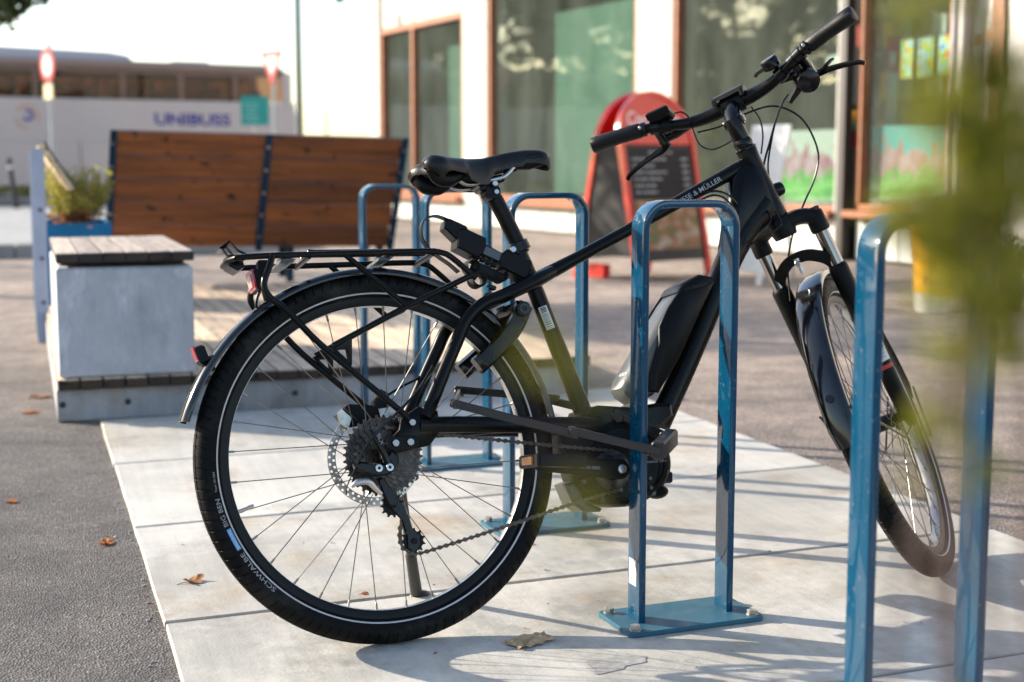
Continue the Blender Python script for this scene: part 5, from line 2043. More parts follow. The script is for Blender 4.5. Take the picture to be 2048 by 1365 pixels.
def bbox(x0, x1, y0, y1, z0, z1, name, mat, parent=None, bev=0.0):
    g = G()
    g.box(((x0 + x1) / 2, (y0 + y1) / 2, (z0 + z1) / 2), (abs(x1 - x0), abs(y1 - y0), abs(z1 - z0)), None, bev)
    return g.build(name, mat, parent or bld, 30)


TOP = 4.4
# outer shell: end wall, back wall, roof, interior
bbox(2.62, 3.05, -9.0, 0.02, -0.05, TOP, 'corner_wall', 'cream_wall')
bbox(-22, 2.62, -9.0, -8.8, -0.05, TOP, 'back_wall', 'cream_wall')
bbox(-22.2, 3.15, -9.1, 0.12, TOP, TOP + 0.3, 'roof_slab', 'cream_wall')
bbox(-22, 2.60, -8.78, -0.32, 3.45, 3.55, 'ceiling', 'interior')
bbox(-22, 2.60, -8.78, -0.32, -0.04, 0.02, 'shop_floor', 'shelf_dark')
bbox(-22, 2.60, -4.6, -4.5, 0.02, 3.45, 'inner_wall', 'interior')
# pilasters
for (a, b2, nm, mt) in ((-1.47, -0.69, 'pilaster', 'cream_wall'), (-6.18, -5.45, 'pilaster', 'cream_wall')):
    bbox(a, b2, -0.30, 0.02, -0.05, TOP, nm, mt, None, 0.01)
bbox(-22, -11.06, -0.30, 0.02, -0.05, TOP, 'plaster_wall', 'plaster_wall')
bbox(-10.62, -10.45, -0.30, 0.03, -0.05, TOP, 'pilaster', 'frame_grey')
# header panels above the windows
for (a, b2, z) in ((1.30, 2.60, 3.06), (-0.67, 1.22, 3.06), (-5.30, -1.49, 3.55), (-9.0, -6.20, 3.55), (-10.43, -9.25, 3.55)):
    bbox(a, b2, -0.25, -0.03, z, TOP, 'header_panel', 'cream_wall')


def window(x0, x1, z0, z1, mull=(), fr=0.075, sill=True, mat='frame_wood'):
    g = G()
    f = fr
    g.box(((x0 + x1) / 2, -0.06, z0 + f / 2), (x1 - x0, 0.10, f), None, 0.004)
    w = g.build('window', mat, bld, 30)
    for (a, b2, c, d) in [(x0, x1, z1 - f, z1)] + [(x - f / 2, x + f / 2, z0 + f, z1 - f) for x in [x0 + f / 2, x1 - f / 2] + list(mull)]:
        g = G()
        g.box(((a + b2) / 2, -0.055, (c + d) / 2), (b2 - a, 0.105, d - c), None, 0.004)
        g.build('frame_bar', mat, w, 30)
    if sill:
        g = G()
        g.box(((x0 + x1) / 2, 0.03, z0 - 0.035), (x1 - x0 + 0.04, 0.22, 0.06), None, 0.006)
        g.build('sill', mat, w, 30)
    xs = [x0 + f] + sorted(mull) + [x1 - f]
    for a, b2 in zip(xs[:-1], xs[1:]):
        g = G()
        g.box(((a + b2) / 2, -0.075, (z0 + z1) / 2), (b2 - a - f * 0.6, 0.008, z1 - z0 - 2 * f))
        g.build('pane', 'window_glass', w, smooth_=False)
    return w


window(-0.67, 2.60, 0.40, 3.04, (1.26,), 0.075)
window(-5.43, -1.49, 0.40, 3.52, (), 0.06)
window(-9.02, -6.20, 0.44, 3.52, (), 0.045)
window(-10.44, -9.26, 0.46, 3.52, (), 0.05, True, 'frame_wood')
# wall below the sills in panels
for (x0, x1, n) in ((-0.66, 2.60, 5), (-5.44, -1.49, 5), (-9.0, -6.20, 4), (-10.44, -9.26, 2)):
    wd = (x1 - x0) / n
    bbox(x0, x1, -0.28, -0.06, -0.05, 0.36, 'base_wall', 'frame_dark')
    for k in range(n):
        bbox(x0 + k * wd + 0.012, x0 + (k + 1) * wd - 0.012, -0.058, -0.02, 0.02, 0.36, 'base_panel', 'base_panel', None, 0.004)
# door leaf, door frame and downpipe at the right
bbox(-10.88, -10.63, -0.10, -0.05, 0.03, 3.5, 'door', 'white_board')
bbox(-11.02, -10.89, -0.12, 0.04, -0.02, 3.6, 'door_frame', 'frame_wood')
bbox(-11.055, -11.022, -0.12, 0.02, -0.02, 3.6, 'door_reveal', 'frame_dark')
for k, x in enumerate((-10.69, -10.80)):
    bbox(x - 0.04, x + 0.04, -0.048, -0.044, 1.83 + 0.03 * k, 1.92 + 0.03 * k, 'door_sticker', 'bus_orange')
g = G()
g.box((-9.145, 0.04, 1.75), (0.09, 0.10, 3.6), None, 0.008)
g.build('corner_post', 'frame_dark', bld, 30)
g = G()
g.box((-9.055, 0.0, 1.75), (0.055, 0.10, 3.6), None, 0.006)
g.build('post_trim', 'frame_grey', bld, 30)
g = G()
g.cyl((-10.56, 0.10, -0.0), (-10.56, 0.10, 3.8), 0.03, 14)
g.build('downpipe', 'pole_grey', bld)

# green blinds close behind the glass
def blind(x0, x1, z0, z1, label):
    g = G()
    n = 24
    vs = []
    for i in range(n + 1):
        x = x0 + (x1 - x0) * i / n
        yy = 0.006 * math.sin(i * 1.9)
        for z in (z0, z1):
            vs.append((x, -0.20 + yy, z))
            vs.append((x, -0.205 + yy, z))
    fs = []
    for i in range(n):
        a, b2 = 4 * i, 4 * i + 4
        fs += [(a, b2, b2 + 2, a + 2), (a + 1, a + 3, b2 + 3, b2 + 1), (a, a + 1, b2 + 1, b2), (a + 2, b2 + 2, b2 + 3, a + 3)]
    g.add(vs, fs)
    o = g.build('blind', 'blind_green', None, 60)
    o.location, o.rotation_euler = bld.location, bld.rotation_euler
    return tag(o, label, 'blind')


blind(-0.62, 0.30, 0.55, 2.62, 'pale green blind in the far double window beside the pilaster')
blind(-5.30, -3.10, 0.50, 2.80, 'wide green blind filling the window left of the red sandwich board')


def inside(o, label, cat, group=None):
    o.location, o.rotation_euler = bld.location, bld.rotation_euler
    o.parent = None
    return tag(o, label, cat, group)


def shop_box(parts, name, label, cat):
    """thing standing in the shop or at the front, built in the building's own axes"""
    e = thing(name, label, cat)
    e.location, e.rotation_euler = bld.location, bld.rotation_euler
    for pn, mt, (x0, x1, y0, y1, z0, z1) in parts:
        g = G()
        g.box(((x0 + x1) / 2, (y0 + y1) / 2, (z0 + z1) / 2), (x1 - x0, y1 - y0, z1 - z0), None, 0.004)
        g.build(pn, mt, e, 30)
    return e


shop_box([('board', 'poster_white', (-8.96, -7.95, -0.16, -0.14, 0.52, 1.20))], 'flower_poster', 'white poster of pink flowers and green leaves in the shop window', 'poster')
shop_box([('board', 'poster_teal', (-10.25, -9.30, -0.16, -0.14, 0.54, 1.22))], 'tulip_poster', 'poster of pink tulips on turquoise in the shop window', 'poster')
for k, (a, b2) in enumerate(((-9.70, -9.51), (-9.93, -9.74), (-10.16, -9.97))):
    shop_box([('case', 'frame_dark', (a, b2, -0.30, -0.26, 1.62, 1.99)), ('screen', 'screen_%d' % k, (a + 0.012, b2 - 0.012, -0.2605, -0.257, 1.635, 1.975))], 'lit_screen',
             ('lit menu screen nearest the dark corner post, left of three', 'lit menu screen, middle of the three in the window', 'lit menu screen, right of three, next to the blurred green twig')[k], 'screen')
shop_box([('panel', 'sign_red', (-9.46, -9.31, -0.30, -0.27, 1.72, 2.02)), ('spot', 'sign_white', (-9.44, -9.37, -0.268, -0.264, 1.76, 1.88)), ('strip', 'base_panel', (-9.46, -9.33, -0.30, -0.27, 1.24, 1.70))], 'red_window_sign', 'small red sign above a pale strip left of the lit screens', 'sign')
shop_box([('cabinet', 'shelf_dark', (-10.35, -6.6, -2.2, -1.7, 0.02, 1.05)), ('shelf', 'shelf_dark', (-10.35, -6.6, -2.3, -2.0, 1.5, 1.56)), ('shelf', 'shelf_dark', (-10.35, -6.6, -2.3, -2.0, 2.05, 2.11))], 'shop_shelf', 'dark shelves inside the shop behind the posters', 'shelf')
shop_box([('panel', 'pavement_grey', (-10.2, -9.5, -0.9, -0.84, 1.25, 1.62))], 'grey_panel', 'pale grey panel inside the window below the lit screens', 'panel')
rnd = random.Random(21)
cols = [('red', 'sign_red'), ('yellow', 'cup_yellow'), ('green', 'blind_green'), ('white', 'sign_white'), ('orange', 'bus_orange'), ('blue', 'print_blue'), ('pink', 'poster_white')]
for sh, z in (('lower', 1.05), ('middle', 1.56), ('upper', 2.11)):
    for k, (cn, cc) in enumerate(cols):
        x = -6.85 - (k + rnd.uniform(0.1, 0.6)) * 0.46
        w_, h_ = rnd.uniform(0.10, 0.22), rnd.uniform(0.14, 0.32)
        shop_box([('box', cc, (x, x + w_, -2.05, -1.90, z + 0.003, z + h_))], 'shop_package', 'blurred %s package on the %s shelf inside the shop' % (cn, sh), 'package')['group'] = 'packages on the shop shelves'
# white display column with red cap inside the window
t = thing('display_column', 'white display column with red cap inside the shop window', 'display')
t.location, t.rotation_euler = bld.location, bld.rotation_euler
g = G()
g.lathe([(0, 1.45), (0.10, 1.45), (0.105, 2.0), (0.075, 2.02), (0.07, 2.25), (0.11, 2.40), (0.115, 2.5), (0, 2.5)], (-8.37, -0.62, 0.0), (0, 0, 1), 20)
g.lathe([(0.05, 0.02), (0.14, 0.02), (0.14, 0.05), (0.04, 0.08), (0.04, 1.46)], (-8.37, -0.62, 0.0), (0, 0, 1), 16)
g.box((-8.18, -0.62, 1.88), (0.18, 0.1, 0.13), None, 0.02)
g.build('column', 'sign_white', t)
g = G()
g.lathe([(0, 2.5), (0.112, 2.5), (0.10, 2.58), (0.05, 2.64), (0, 2.65)], (-8.37, -0.62, 0.0), (0, 0, 1), 20)
g.build('cap', 'sign_red', t)
t = thing('toy_ball', 'green and yellow ball inside the shop window by the white column', 'ball')
t.location, t.rotation_euler = bld.location, bld.rotation_euler
g = G()
g.sphere((-8.72, -0.45, 1.27), 0.09, 10)
g.build('ball', 'blind_green', t)
g = G()
g.sphere((-8.72, -0.43, 1.30), 0.082, 10)
g.build('ball_top', 'cup_yellow', t)
# white bars put behind the second window to imitate a mirrored street sign
shop_box([('bracket', 'sign_white', (-3.12, -3.04, -0.30, -0.26, 2.28, 2.68)), ('bar', 'sign_white', (-3.60, -3.13, -0.30, -0.26, 2.36, 2.44)), ('bar', 'sign_white', (-3.60, -3.13, -0.30, -0.26, 2.49, 2.57))], 'sign_reflection', 'white bars imitating a street sign reflection in the second window above the green blind edge', 'sign')

# ================================================================== SANDWICH BOARDS
sbd = thing('sandwich_board', 'red round topped sandwich board with chalk menu outside the shop', 'sandwich board', (4.56, 10.15, -0.012), R(20))
sbd.scale = (1.13, 1.12, 1.06)


def slab_frame(y0, lean, z1, nm):
    """one leaning face: returns mapper"""
    a = Vector((0, y0, 0))
    upv = Vector((0, lean, 1.0)).normalized()
    nv = Vector((0, -1.0, lean)).normalized()
    return a, upv, nv


HWB = 0.335
for face, (y0, lean) in enumerate(((-0.30, 0.20), (0.33, -0.20))):
    a, upv, nv = slab_frame(y0, lean, 1.0, '')
    if face:
        nv = Vector((0, 1.0, 0.20)).normalized()

    def F(x, y, h, a=a, upv=upv, nv=nv):
        return a + Vector((x, 0, 0)) + upv * y + nv * h
    g = G()
    # frame: legs, arch
    pts = [(-HWB, 0.0), (-HWB, 1.02)]
    for k in range(13):
        an = R(180 - 180 * k / 12)
        pts.append((0.0 + HWB * math.cos(an), 1.03 + 0.335 * math.sin(an)))
    pts += [(HWB, 1.02), (HWB, 0.0)]
    g.sweep([F(x, y, 0) for x, y in pts], [(0.022, 0.018), (-0.022, 0.018), (-0.022, -0.018), (0.022, -0.018)], up=nv)
    fr = g.build('board_frame', 'red_plastic', sbd, 40)
    g = G()
    poly = [(-0.33, 0.99)] + [(0.33 * math.cos(R(180 - 15 * k)), 1.03 + 0.33 * math.sin(R(180 - 15 * k))) for k in range(13)] + [(0.33, 0.99)]
    g.prism(poly, lambda x, y, h: F(x, y, h), -0.012, 0.012, 0.004)
    hd_ = g.build('header', 'red_plastic', sbd, 40)
    g = G()
    g.prism([(-0.312, 0.15), (0.312, 0.15), (0.312, 0.985), (-0.312, 0.985)], lambda x, y, h: F(x, y, h), -0.008, 0.008, 0.003)
    pn = g.build('panel', 'pole_dark', sbd, 30)
    if face == 0:
        text_on('Coca-Cola', 0.145, lambda x, y: F(-0.265 + x + y * 0.15, 1.13 + y, 0.0135), 'header_lettering', 'sign_white', hd_, width=0.50, bold=0.01)
        g = G()
        g.prism([(-0.285, 0.60), (0.285, 0.60), (0.285, 0.965), (-0.285, 0.965)], lambda x, y, h: F(x, y, h), 0.008, 0.0105)
        ch = g.build('chalkboard', 'chalk_black', pn)
        g = G()
        g.prism([(-0.285, 0.23), (0.285, 0.23), (0.285, 0.588), (-0.285, 0.588)], lambda x, y, h: F(x, y, h), 0.008, 0.0105)
        g.build('food_photo', 'menu_photo', pn)
        rnd = random.Random(9)
        g = G()
        for r_ in range(7):
            yy = 0.925 - r_ * 0.048
            x = -0.10 if r_ == 0 else -0.26
            xe = 0.10 if r_ == 0 else -0.26 + rnd.uniform(0.18, 0.34)
            while x < xe:
                w_ = rnd.uniform(0.012, 0.05)
                g.add([F(x, yy, 0.0112), F(x + w_, yy, 0.0112), F(x + w_, yy + 0.018, 0.0112), F(x, yy + 0.018, 0.0112)], [(0, 1, 2, 3)])
                x += w_ + 0.012
            if r_:
                g.add([F(0.20, yy, 0.0112), F(0.262, yy, 0.0112), F(0.262, yy + 0.018, 0.0112), F(0.20, yy + 0.018, 0.0112)], [(0, 1, 2, 3)])
        stuff(g.build('chalk_writing', 'print_grey', pn, smooth_=False))
# side web and brackets
for sx in (-1, 1):
    g = G()
    g.prism([(-0.255, 0.18), (0.285, 0.18), (0.10, 0.98), (-0.08, 0.98)], lambda x, y, h: Vector((h, x, y)), sx * 0.335 - 0.003, sx * 0.335 + 0.003)
    g.build('side_web', 'chalk_black', sbd)
g = G()
g.box((-0.30, 0.14, 0.065), (0.07, 0.16, 0.10), None, 0.01)
g.build('foot_tank', 'red_plastic', sbd)

wb = thing('white_sign_board', 'white leaning sign board seen nearly edge on beside the red sandwich board', 'sandwich board', (5.30, 9.5, -0.012), R(-80))
for face, (y0, lean) in enumerate(((-0.27, 0.22),)):
    a = Vector((0, y0, 0))
    upv = Vector((0, lean, 1)).normalized()
    nv = Vector((0, -1, lean)).normalized()
    g = G()
    g.prism([(-0.22, 0.0), (-0.18, 0.0), (-0.18, 0.1), (0.18, 0.1), (0.18, 0.0), (0.22, 0.0), (0.22, 1.2), (-0.22, 1.2)], lambda x, y, h: a + Vector((x, 0, 0)) + upv * y + nv * h, -0.012, 0.012, 0.003)
    g.build('board_face', 'white_board', wb)
g = G()
g.tube([(0.0, 0.0, 1.12), (0.0, 0.24, 0.0)], 0.010, 8)
g.build('prop', 'pole_grey', wb)

# cup shaped bin and pots at the right
cup = thing('cup_bin', 'large cup shaped litter bin, white with yellow band, by the shop door', 'bin', (5.19, 7.30, -0.012))
g = G()
g.lathe([(0, 0.0), (0.098, 0.0), (0.104, 0.01), (0.150, 0.62), (0.156, 0.63), (0.156, 0.66), (0.145, 0.66), (0.142, 0.62), (0.10, 0.05), (0, 0.05)], (0, 0, 0), (0, 0, 1), 40)
g.build('cup', 'cup_white', cup)
g = G()
g.lathe([(0.104 + 0.046 * (0.11 - 0.01) / 0.61 + 0.0015, 0.11), (0.104 + 0.046 * 0.55 / 0.61 + 0.0015, 0.56)], (0, 0, 0), (0, 0, 1), 40)
band = g.build('cup_band', 'cup_yellow', cup)


def on_cup(z0, a0):
    def f(x, y):
        z = z0 + y
        r = 0.104 + 0.046 * (z - 0.01) / 0.61 + 0.003
        an = a0 + x / 0.115
        return Vector((r * math.cos(an), r * math.sin(an), z))
    return f


text_on('Pinomill', 0.085, on_cup(0.155, R(-150)), 'cup_lettering', 'cup_red', band, width=0.20)
for k, (x, y, r, h) in enumerate(((5.66, 7.22, 0.10, 0.24),)):
    pt = thing('flower_pot', 'dark flower pot on the ground right of the cup bin', 'pot', (x, y, -0.012))
    g = G()
    g.lathe([(0, 0), (r * 0.72, 0), (r * 0.75, 0.01), (r, h), (r * 1.06, h), (r * 1.06, h + 0.03), (r * 0.96, h + 0.03), (r * 0.9, 0.06), (0, 0.06)], (0, 0, 0), (0, 0, 1), 28)
    g.build('pot', 'pot_dark', pt)
    gl, gs = G(), G()
    sprigs(gl, (0, 0, 0.2), 70, 0.12, 0.3, 0.6, 0.07, random.Random(31), 0.035, 26, gs)
    gl.build('foliage', 'leaf_green', pt, smooth_=False)
    gs.build('stems', 'twig', pt)
    g = G()
    g.lathe([(0, h - 0.02), (r * 0.95, h - 0.02)], (0, 0, 0), (0, 0, 1), 20)
    g.build('soil', 'soil', pt)

# ================================================================== BUS
bus = thing('coach_bus', 'long white coach with dark tinted windows parked behind the benches', 'bus', (6.35, 34.2, -0.012), R(180 + 10.2))
# local +x runs to the left in the picture, +y towards the camera is negative after the turn: use y = -h outwards
LB, WB = 12.2, 2.5


def bus_box(x0, x1, y0, y1, z0, z1, nm, mt, par=None, bev=0.02):
    g = G()
    g.box(((x0 + x1) / 2, (y0 + y1) / 2, (z0 + z1) / 2), (x1 - x0, y1 - y0, z1 - z0), None, bev)
    return g.build(nm, mt, par or bus, 35)


# near side is local y = 0 .. far side y = -2.5 (turned 190 degrees, near side faces the camera at +y)
def side_panel(nm, y0, y1):
    g = G()
    poly = [(0.12, 0.42), (0.0, 0.75), (0.03, 1.4), (0.16, 2.34), (LB, 2.34), (LB, 0.42)]
    for cx in (2.6, 9.4):
        pass
    g.prism(poly, lambda x, y, h: Vector((x, h, y)), y0, y1, 0.02)
    return g.build(nm, 'bus_white', bus, 35)


side_panel('side_panel', -0.06, 0.0)
side_panel('side_panel', -WB, -WB + 0.06)
g = G()
g.prism([(0.12, 0.42), (0.0, 0.75), (0.03, 1.4), (0.20, 2.34), (0.36, 2.36), (0.2, 1.4), (0.2, 0.42)], lambda x, y, h: Vector((x, h, y)), -WB + 0.06, -0.06, 0.0)
g.build('end_panel', 'bus_white', bus, 35)
bus_box(0.4, LB, -WB + 0.07, -0.07, 1.25, 1.32, 'floor', 'pole_dark', None, 0)
g = G()
g.prism([(0.33, 3.04), (0.50, 3.16), (0.8, 3.20), (LB, 3.20), (LB, 3.04)], lambda x, y, h: Vector((x, h, y)), -WB, 0.0, 0.03)
g.build('roof', 'bus_roof_edge', bus, 35)
g = G()
g.prism([(3.85, 3.20), (4.0, 3.34), (4.4, 3.40), (7.6, 3.46), (8.0, 3.2)], lambda x, y, h: Vector((x, h, y)), -2.2, -0.3, 0.03)
g.build('air_conditioner', 'bus_roof', bus, 35)
g = G()
g.prism([(2.0, 3.20), (2.1, 3.27), (2.9, 3.27), (3.0, 3.20)], lambda x, y, h: Vector((x, h, y)), -1.9, -0.5, 0.01)
g.build('roof_hatch', 'bus_roof', bus, 35)
posts = [0.22, 1.55, 2.83, 4.15, 6.05, 7.6, 9.2, 10.8, 12.1]
for y0, y1 in ((-0.05, -0.01), (-WB + 0.01, -WB + 0.05)):
    for k, px_ in enumerate(posts):
        w_ = 0.13 if k else 0.22
        bus_box(px_, px_ + w_, y0, y1, 2.34, 3.04, 'window_post', 'bus_white' if k == 0 else 'bus_band', None, 0.005)
    bus_box(0.3, LB, y0 + 0.004, y1 - 0.004, 2.92, 3.04, 'window_header', 'bus_band', None, 0)
m, nt, b = nmat('bus_tint')
nt.nodes.remove(b)
_tr = node(nt, 'ShaderNodeBsdfTransparent')
_tr.inputs['Color'].default_value = (0.46, 0.33, 0.26, 1)
_gl = node(nt, 'ShaderNodeBsdfGlossy')
_gl.inputs['Roughness'].default_value = 0.03
_mx = node(nt, 'ShaderNodeMixShader')
nt.links.new(schlick(nt, 0.04), _mx.inputs[0])
nt.links.new(_tr.outputs[0], _mx.inputs[1])
nt.links.new(_gl.outputs[0], _mx.inputs[2])
nt.links.new(_mx.outputs[0], nt.nodes['Material Output'].inputs[0])
for y in (-0.03, -WB + 0.03):
    for a, b2 in zip(posts[:-1], posts[1:]):
        bus_box(a + 0.14, b2 - 0.01, y - 0.004, y + 0.004, 2.35, 2.93, 'window_pane', 'bus_tint', None, 0)
for k in range(11):
    x = 0.95 + k * 0.98
    for yy in (-0.55, -1.9):
        bus_box(x, x + 0.13, yy - 0.42, yy + 0.42, 1.32, 2.62 + 0.05 * (k % 2), 'seat', 'bus_band', None, 0.04)
for x in (2.9, 9.6):
    for yy in (-0.32, -WB + 0.02):
        g = G()
        g.lathe([(0.0, 0.0), (0.30, 0.0), (0.34, 0.02), (0.48, 0.02), (0.50, 0.06), (0.50, 0.26), (0.48, 0.30), (0.0, 0.30)], (x, yy, 0.5), (0, 1, 0), 28)
        g.build('wheel', 'rubber', bus)
    g = G()
    g.prism([(x + 0.60 * math.cos(R(6 * k)), 0.45 + 0.62 * math.sin(R(6 * k))) for k in range(31)], lambda a, y, h: Vector((a, h, y)), -0.055, 0.003)
    g.build('wheel_arch', 'pole_dark', bus, 30)
for x in (1.5, 3.9, 5.2, 7.6, 8.4, 10.8):
    g = G()
    g.box((x, 0.0015, 0.92), (0.018, 0.006, 0.92))
    g.build('panel_seam', 'pole_dark', bus)
g = G()
g.box((6.2, 0.002, 1.40), (12.0, 0.006, 0.022))
g.build('panel_seam', 'pole_grey', bus)
text_on('UNIBUSS', 0.36, lambda x, y: Vector((3.52 - x, 0.006, 1.79 + y)), 'lettering', 'bus_text_blue', bus, width=1.78, bold=0.035)
g = G()
for (cx, cz, r, a0, a1) in ((6.32, 1.92, 0.26, 150, 330), (6.32, 1.92, 0.26, 0, 90)):
    g.lathe([(r - 0.045, 0.004), (r, 0.004)], (cx, 0, cz), (0, 1, 0), 20, ref=(1, 0, 0), a0=R(a0), a1=R(a1))
lg = g.build('logo_ring', 'bus_orange', bus, smooth_=False)
g = G()
g.lathe([(0.07, 0.005), (0.13, 0.005)], (6.30, 0, 1.95), (0, 1, 0), 20, ref=(1, 0, 0), a0=R(20), a1=R(300))
g.build('logo_swirl', 'bus_text_blue', bus, smooth_=False)

hedge = thing('hedge_bank', 'strip of greenery seen through the coach windows', 'hedge', (-6.0, 44, 0))
g = G()
rnd = random.Random(77)
for k in range(9000):
    p = Vector((rnd.uniform(-14, 12.2), rnd.gauss(0, 0.8), rnd.uniform(0, 3.3)))
    n = Vector((rnd.gauss(0, 1), rnd.gauss(0, 1), rnd.gauss(0, 1))).normalized()
    a = n.orthogonal().normalized() * rnd.uniform(0.10, 0.22)
    c = n.cross(a)
    g.add([p - a, p + c * 0.6, p + a, p - c * 0.6], [(0, 1, 2, 3)])
o = g.build('foliage', 'leaf_heather', hedge, smooth_=False)
stuff(o)

# ================================================================== STREET SIGNS, POLES
def pole(t, x, y, r, z0, z1, mat):
    g = G()
    g.cyl((x, y, z0), (x, y, z1), r, 14)
    return g.build('pole', mat, t)


t = thing('round_sign', 'round red and white road sign over a pale plate, left of the benches', 'road sign', (0.50, 27.4, 0.10), R(-68))
pole(t, 0, 0.04, 0.04, 0, 2.95, 'pole_grey')
g = G()
g.lathe([(0, 0.0), (0.30, 0.0), (0.30, 0.012), (0, 0.012)], (0, 0, 2.55), (0, -1, 0), 32)
d_ = g.build('disc', 'sign_red', t)
g = G()
g.lathe([(0, 0.0135), (0.20, 0.0135)], (0, 0, 2.55), (0, -1, 0), 32)
g.build('disc_centre', 'sign_white', d_)
g = G()
g.box((0, -0.006, 2.08), (0.36, 0.012, 0.27), None, 0.002)
g.build('plate', 'sign_yellow', t)

t = thing('give_way_sign', 'red and white triangular road sign seen at an angle above the bench', 'road sign', (4.60, 27.7, 0.0), R(-66))
pole(t, 0, 0.04, 0.035, 0, 2.7, 'pole_grey')
g = G()
g.prism([(-0.38, 3.02), (0.38, 3.02), (0.0, 2.38)], lambda x, y, h: Vector((x, h, y)), 0.0, -0.012)
d_ = g.build('triangle', 'sign_red', t)
g = G()
g.prism([(-0.22, 2.93), (0.22, 2.93), (0.0, 2.56)], lambda x, y, h: Vector((x, h, y)), -0.012, -0.014)
g.build('triangle_centre', 'sign_white', d_)

t = thing('teal_sign', 'square teal notice board on a post in front of the coach', 'notice board', (4.18, 27.2, 0.0), R(-8))
pole(t, 0, 0.03, 0.025, 0, 2.1, 'pole_grey')
g = G()
g.box((0, 0, 1.88), (0.52, 0.02, 0.54), None, 0.004)
d_ = g.build('panel', 'sign_teal', t)
for k in range(5):
    g = G()
    g.box((-0.06 - 0.02 * (k % 2), -0.0115, 2.0 - k * 0.075), (0.28 - 0.05 * (k % 3), 0.003, 0.022))
    g.build('text_line', 'sign_teal_light', d_)

t = thing('lamp_post', 'tall dark green lamp post behind the wooden bench', 'lamp post', (5.17, 28.0, 0.0))
g = G()
g.lathe([(0, 0), (0.11, 0), (0.11, 0.8), (0.075, 0.9), (0.06, 3.5), (0.05, 7.0), (0, 7.0)], (0, 0, 0), (0, 0, 1), 16)
g.build('shaft', 'pole_green', t)
g = G()
g.tube(smooth([(0, 0, 6.9), (0, -0.1, 7.3), (0, -0.8, 7.5)], 5), 0.03, 10)
g.box((0, -1.0, 7.48), (0.22, 0.5, 0.10), None, 0.03)
g.build('lamp_head', 'pole_green', t)
t = thing('short_pole', 'thin short pole standing right of the lamp post', 'pole', (5.80, 28.5, 0.0))
pole(t, 0, 0, 0.028, 0, 2.0, 'pole_grey')
for k, (x, y, lean, lab) in enumerate(((-0.13, 26.8, 6, 'dark leaning bollard at the left edge beside the coach'), (-0.55, 26.2, -4, 'dark bollard cut off by the left edge of the picture'))):
    t = thing('bollard', lab, 'bollard', (x, y, 0.10), 0, 'dark bollards on the far pavement')
    t.rotation_euler = (0, R(-lean), 0)
    g = G()
    g.lathe([(0, 0), (0.062, 0), (0.062, 0.02), (0.045, 0.03), (0.042, 0.82), (0.05, 0.83), (0.05, 0.87), (0.02, 0.90), (0, 0.90)], (0, 0, 0), (0, 0, 1), 16)
    g.build('post', 'pole_dark', t)
    g = G()
    g.lathe([(0.0432, 0.70), (0.0432, 0.76)], (0, 0, 0), (0, 0, 1), 16)
    g.build('ring', 'sign_white', t)
t = thing('hanging_lamp', 'small dark lamp hanging on a cable left of the building', 'lamp', (4.93, 23.0, 0))
g = G()
g.lathe([(0, 3.45), (0.06, 3.46), (0.08, 3.52), (0.05, 3.62), (0.02, 3.68), (0, 3.69)], (0, 0, 0), (0, 0, 1), 16)
g.build('lamp', 'pole_dark', t)
g = G()
g.tube([(0, 0, 3.68), (0, 0, 4.4)], 0.006, 6)
g.tube(smooth([(-8, -3, 4.9), (0, 0, 4.4), (0.9, 0.3, 4.45)], 6), 0.006, 6)
g.build('cable', 'pole_dark', t)

# ================================================================== TREES
def leaf_cloud(g, blobs, n, size, rnd):
    for k in range(n):
        c, r = rnd.choice(blobs)
        while True:
            q = Vector((rnd.uniform(-1, 1), rnd.uniform(-1, 1), rnd.uniform(-1, 1)))
            if 0.15 < q.length < 1:
                break
        p = Vector(c) + q * r * (0.6 + 0.4 * rnd.random())
        nrm = Vector((rnd.gauss(0, 1), rnd.gauss(0, 1), rnd.gauss(0.4, 1))).normalized()
        a = nrm.orthogonal().normalized()
        a.rotate(Matrix.Rotation(rnd.uniform(0, 6.28), 3, nrm))
        c2 = nrm.cross(a)
        s = size * rnd.uniform(0.6, 1.3)
        g.add([p - a * s, p + c2 * s * 0.55 - a * s * .2, p + a * s, p - c2 * s * 0.55 + a * s * .1], [(0, 1, 2, 3)])


def tree(loc, R0, H0, crown_c, crown_r, label, seed, mat, n, size, nb=16, group=None, extra=()):
    rnd = random.Random(seed)
    t = thing('street_tree', label, 'tree', loc, 0, group)
    blobs, g = [], G()
    top = Vector((0, 0, crown_c))
    g.tube(smooth([(0, 0, 0), (0.05, 0.02, H0 * 0.5), (0, 0.05, H0), tuple(top)], 5), [R0 * 1.25, R0, R0 * 0.85, R0 * 0.3], 10)
    for k in range(nb):
        a = rnd.uniform(0, 2 * PI)
        el = rnd.uniform(-0.75, 1.0)
        rr = crown_r * rnd.uniform(0.45, 0.78)
        c = top + Vector((math.cos(a) * math.cos(el), math.sin(a) * math.cos(el), math.sin(el) * 0.95)) * rr
        blobs.append((c, crown_r * rnd.uniform(0.24, 0.40)))
        st0 = Vector((0, 0, H0 + (crown_c - H0) * rnd.random()))
        g.tube(smooth([st0, st0.lerp(c, 0.5) + Vector((0, 0, 0.1)), c], 4), [R0 * 0.35, R0 * 0.08], 6)
    for c, r in extra:
        blobs.append((Vector(c), r))
        g.tube(smooth([(0, 0, crown_c), Vector(c).lerp(Vector((0, 0, crown_c)), 0.4) + Vector((0, 0, 0.12)), Vector(c)], 4), [R0 * 0.3, R0 * 0.06], 6)
    g.build('trunk', 'bark', t)
    g = G()
    leaf_cloud(g, blobs, n, size, rnd)
    g.build('crown', mat, t, smooth_=False)
    return t


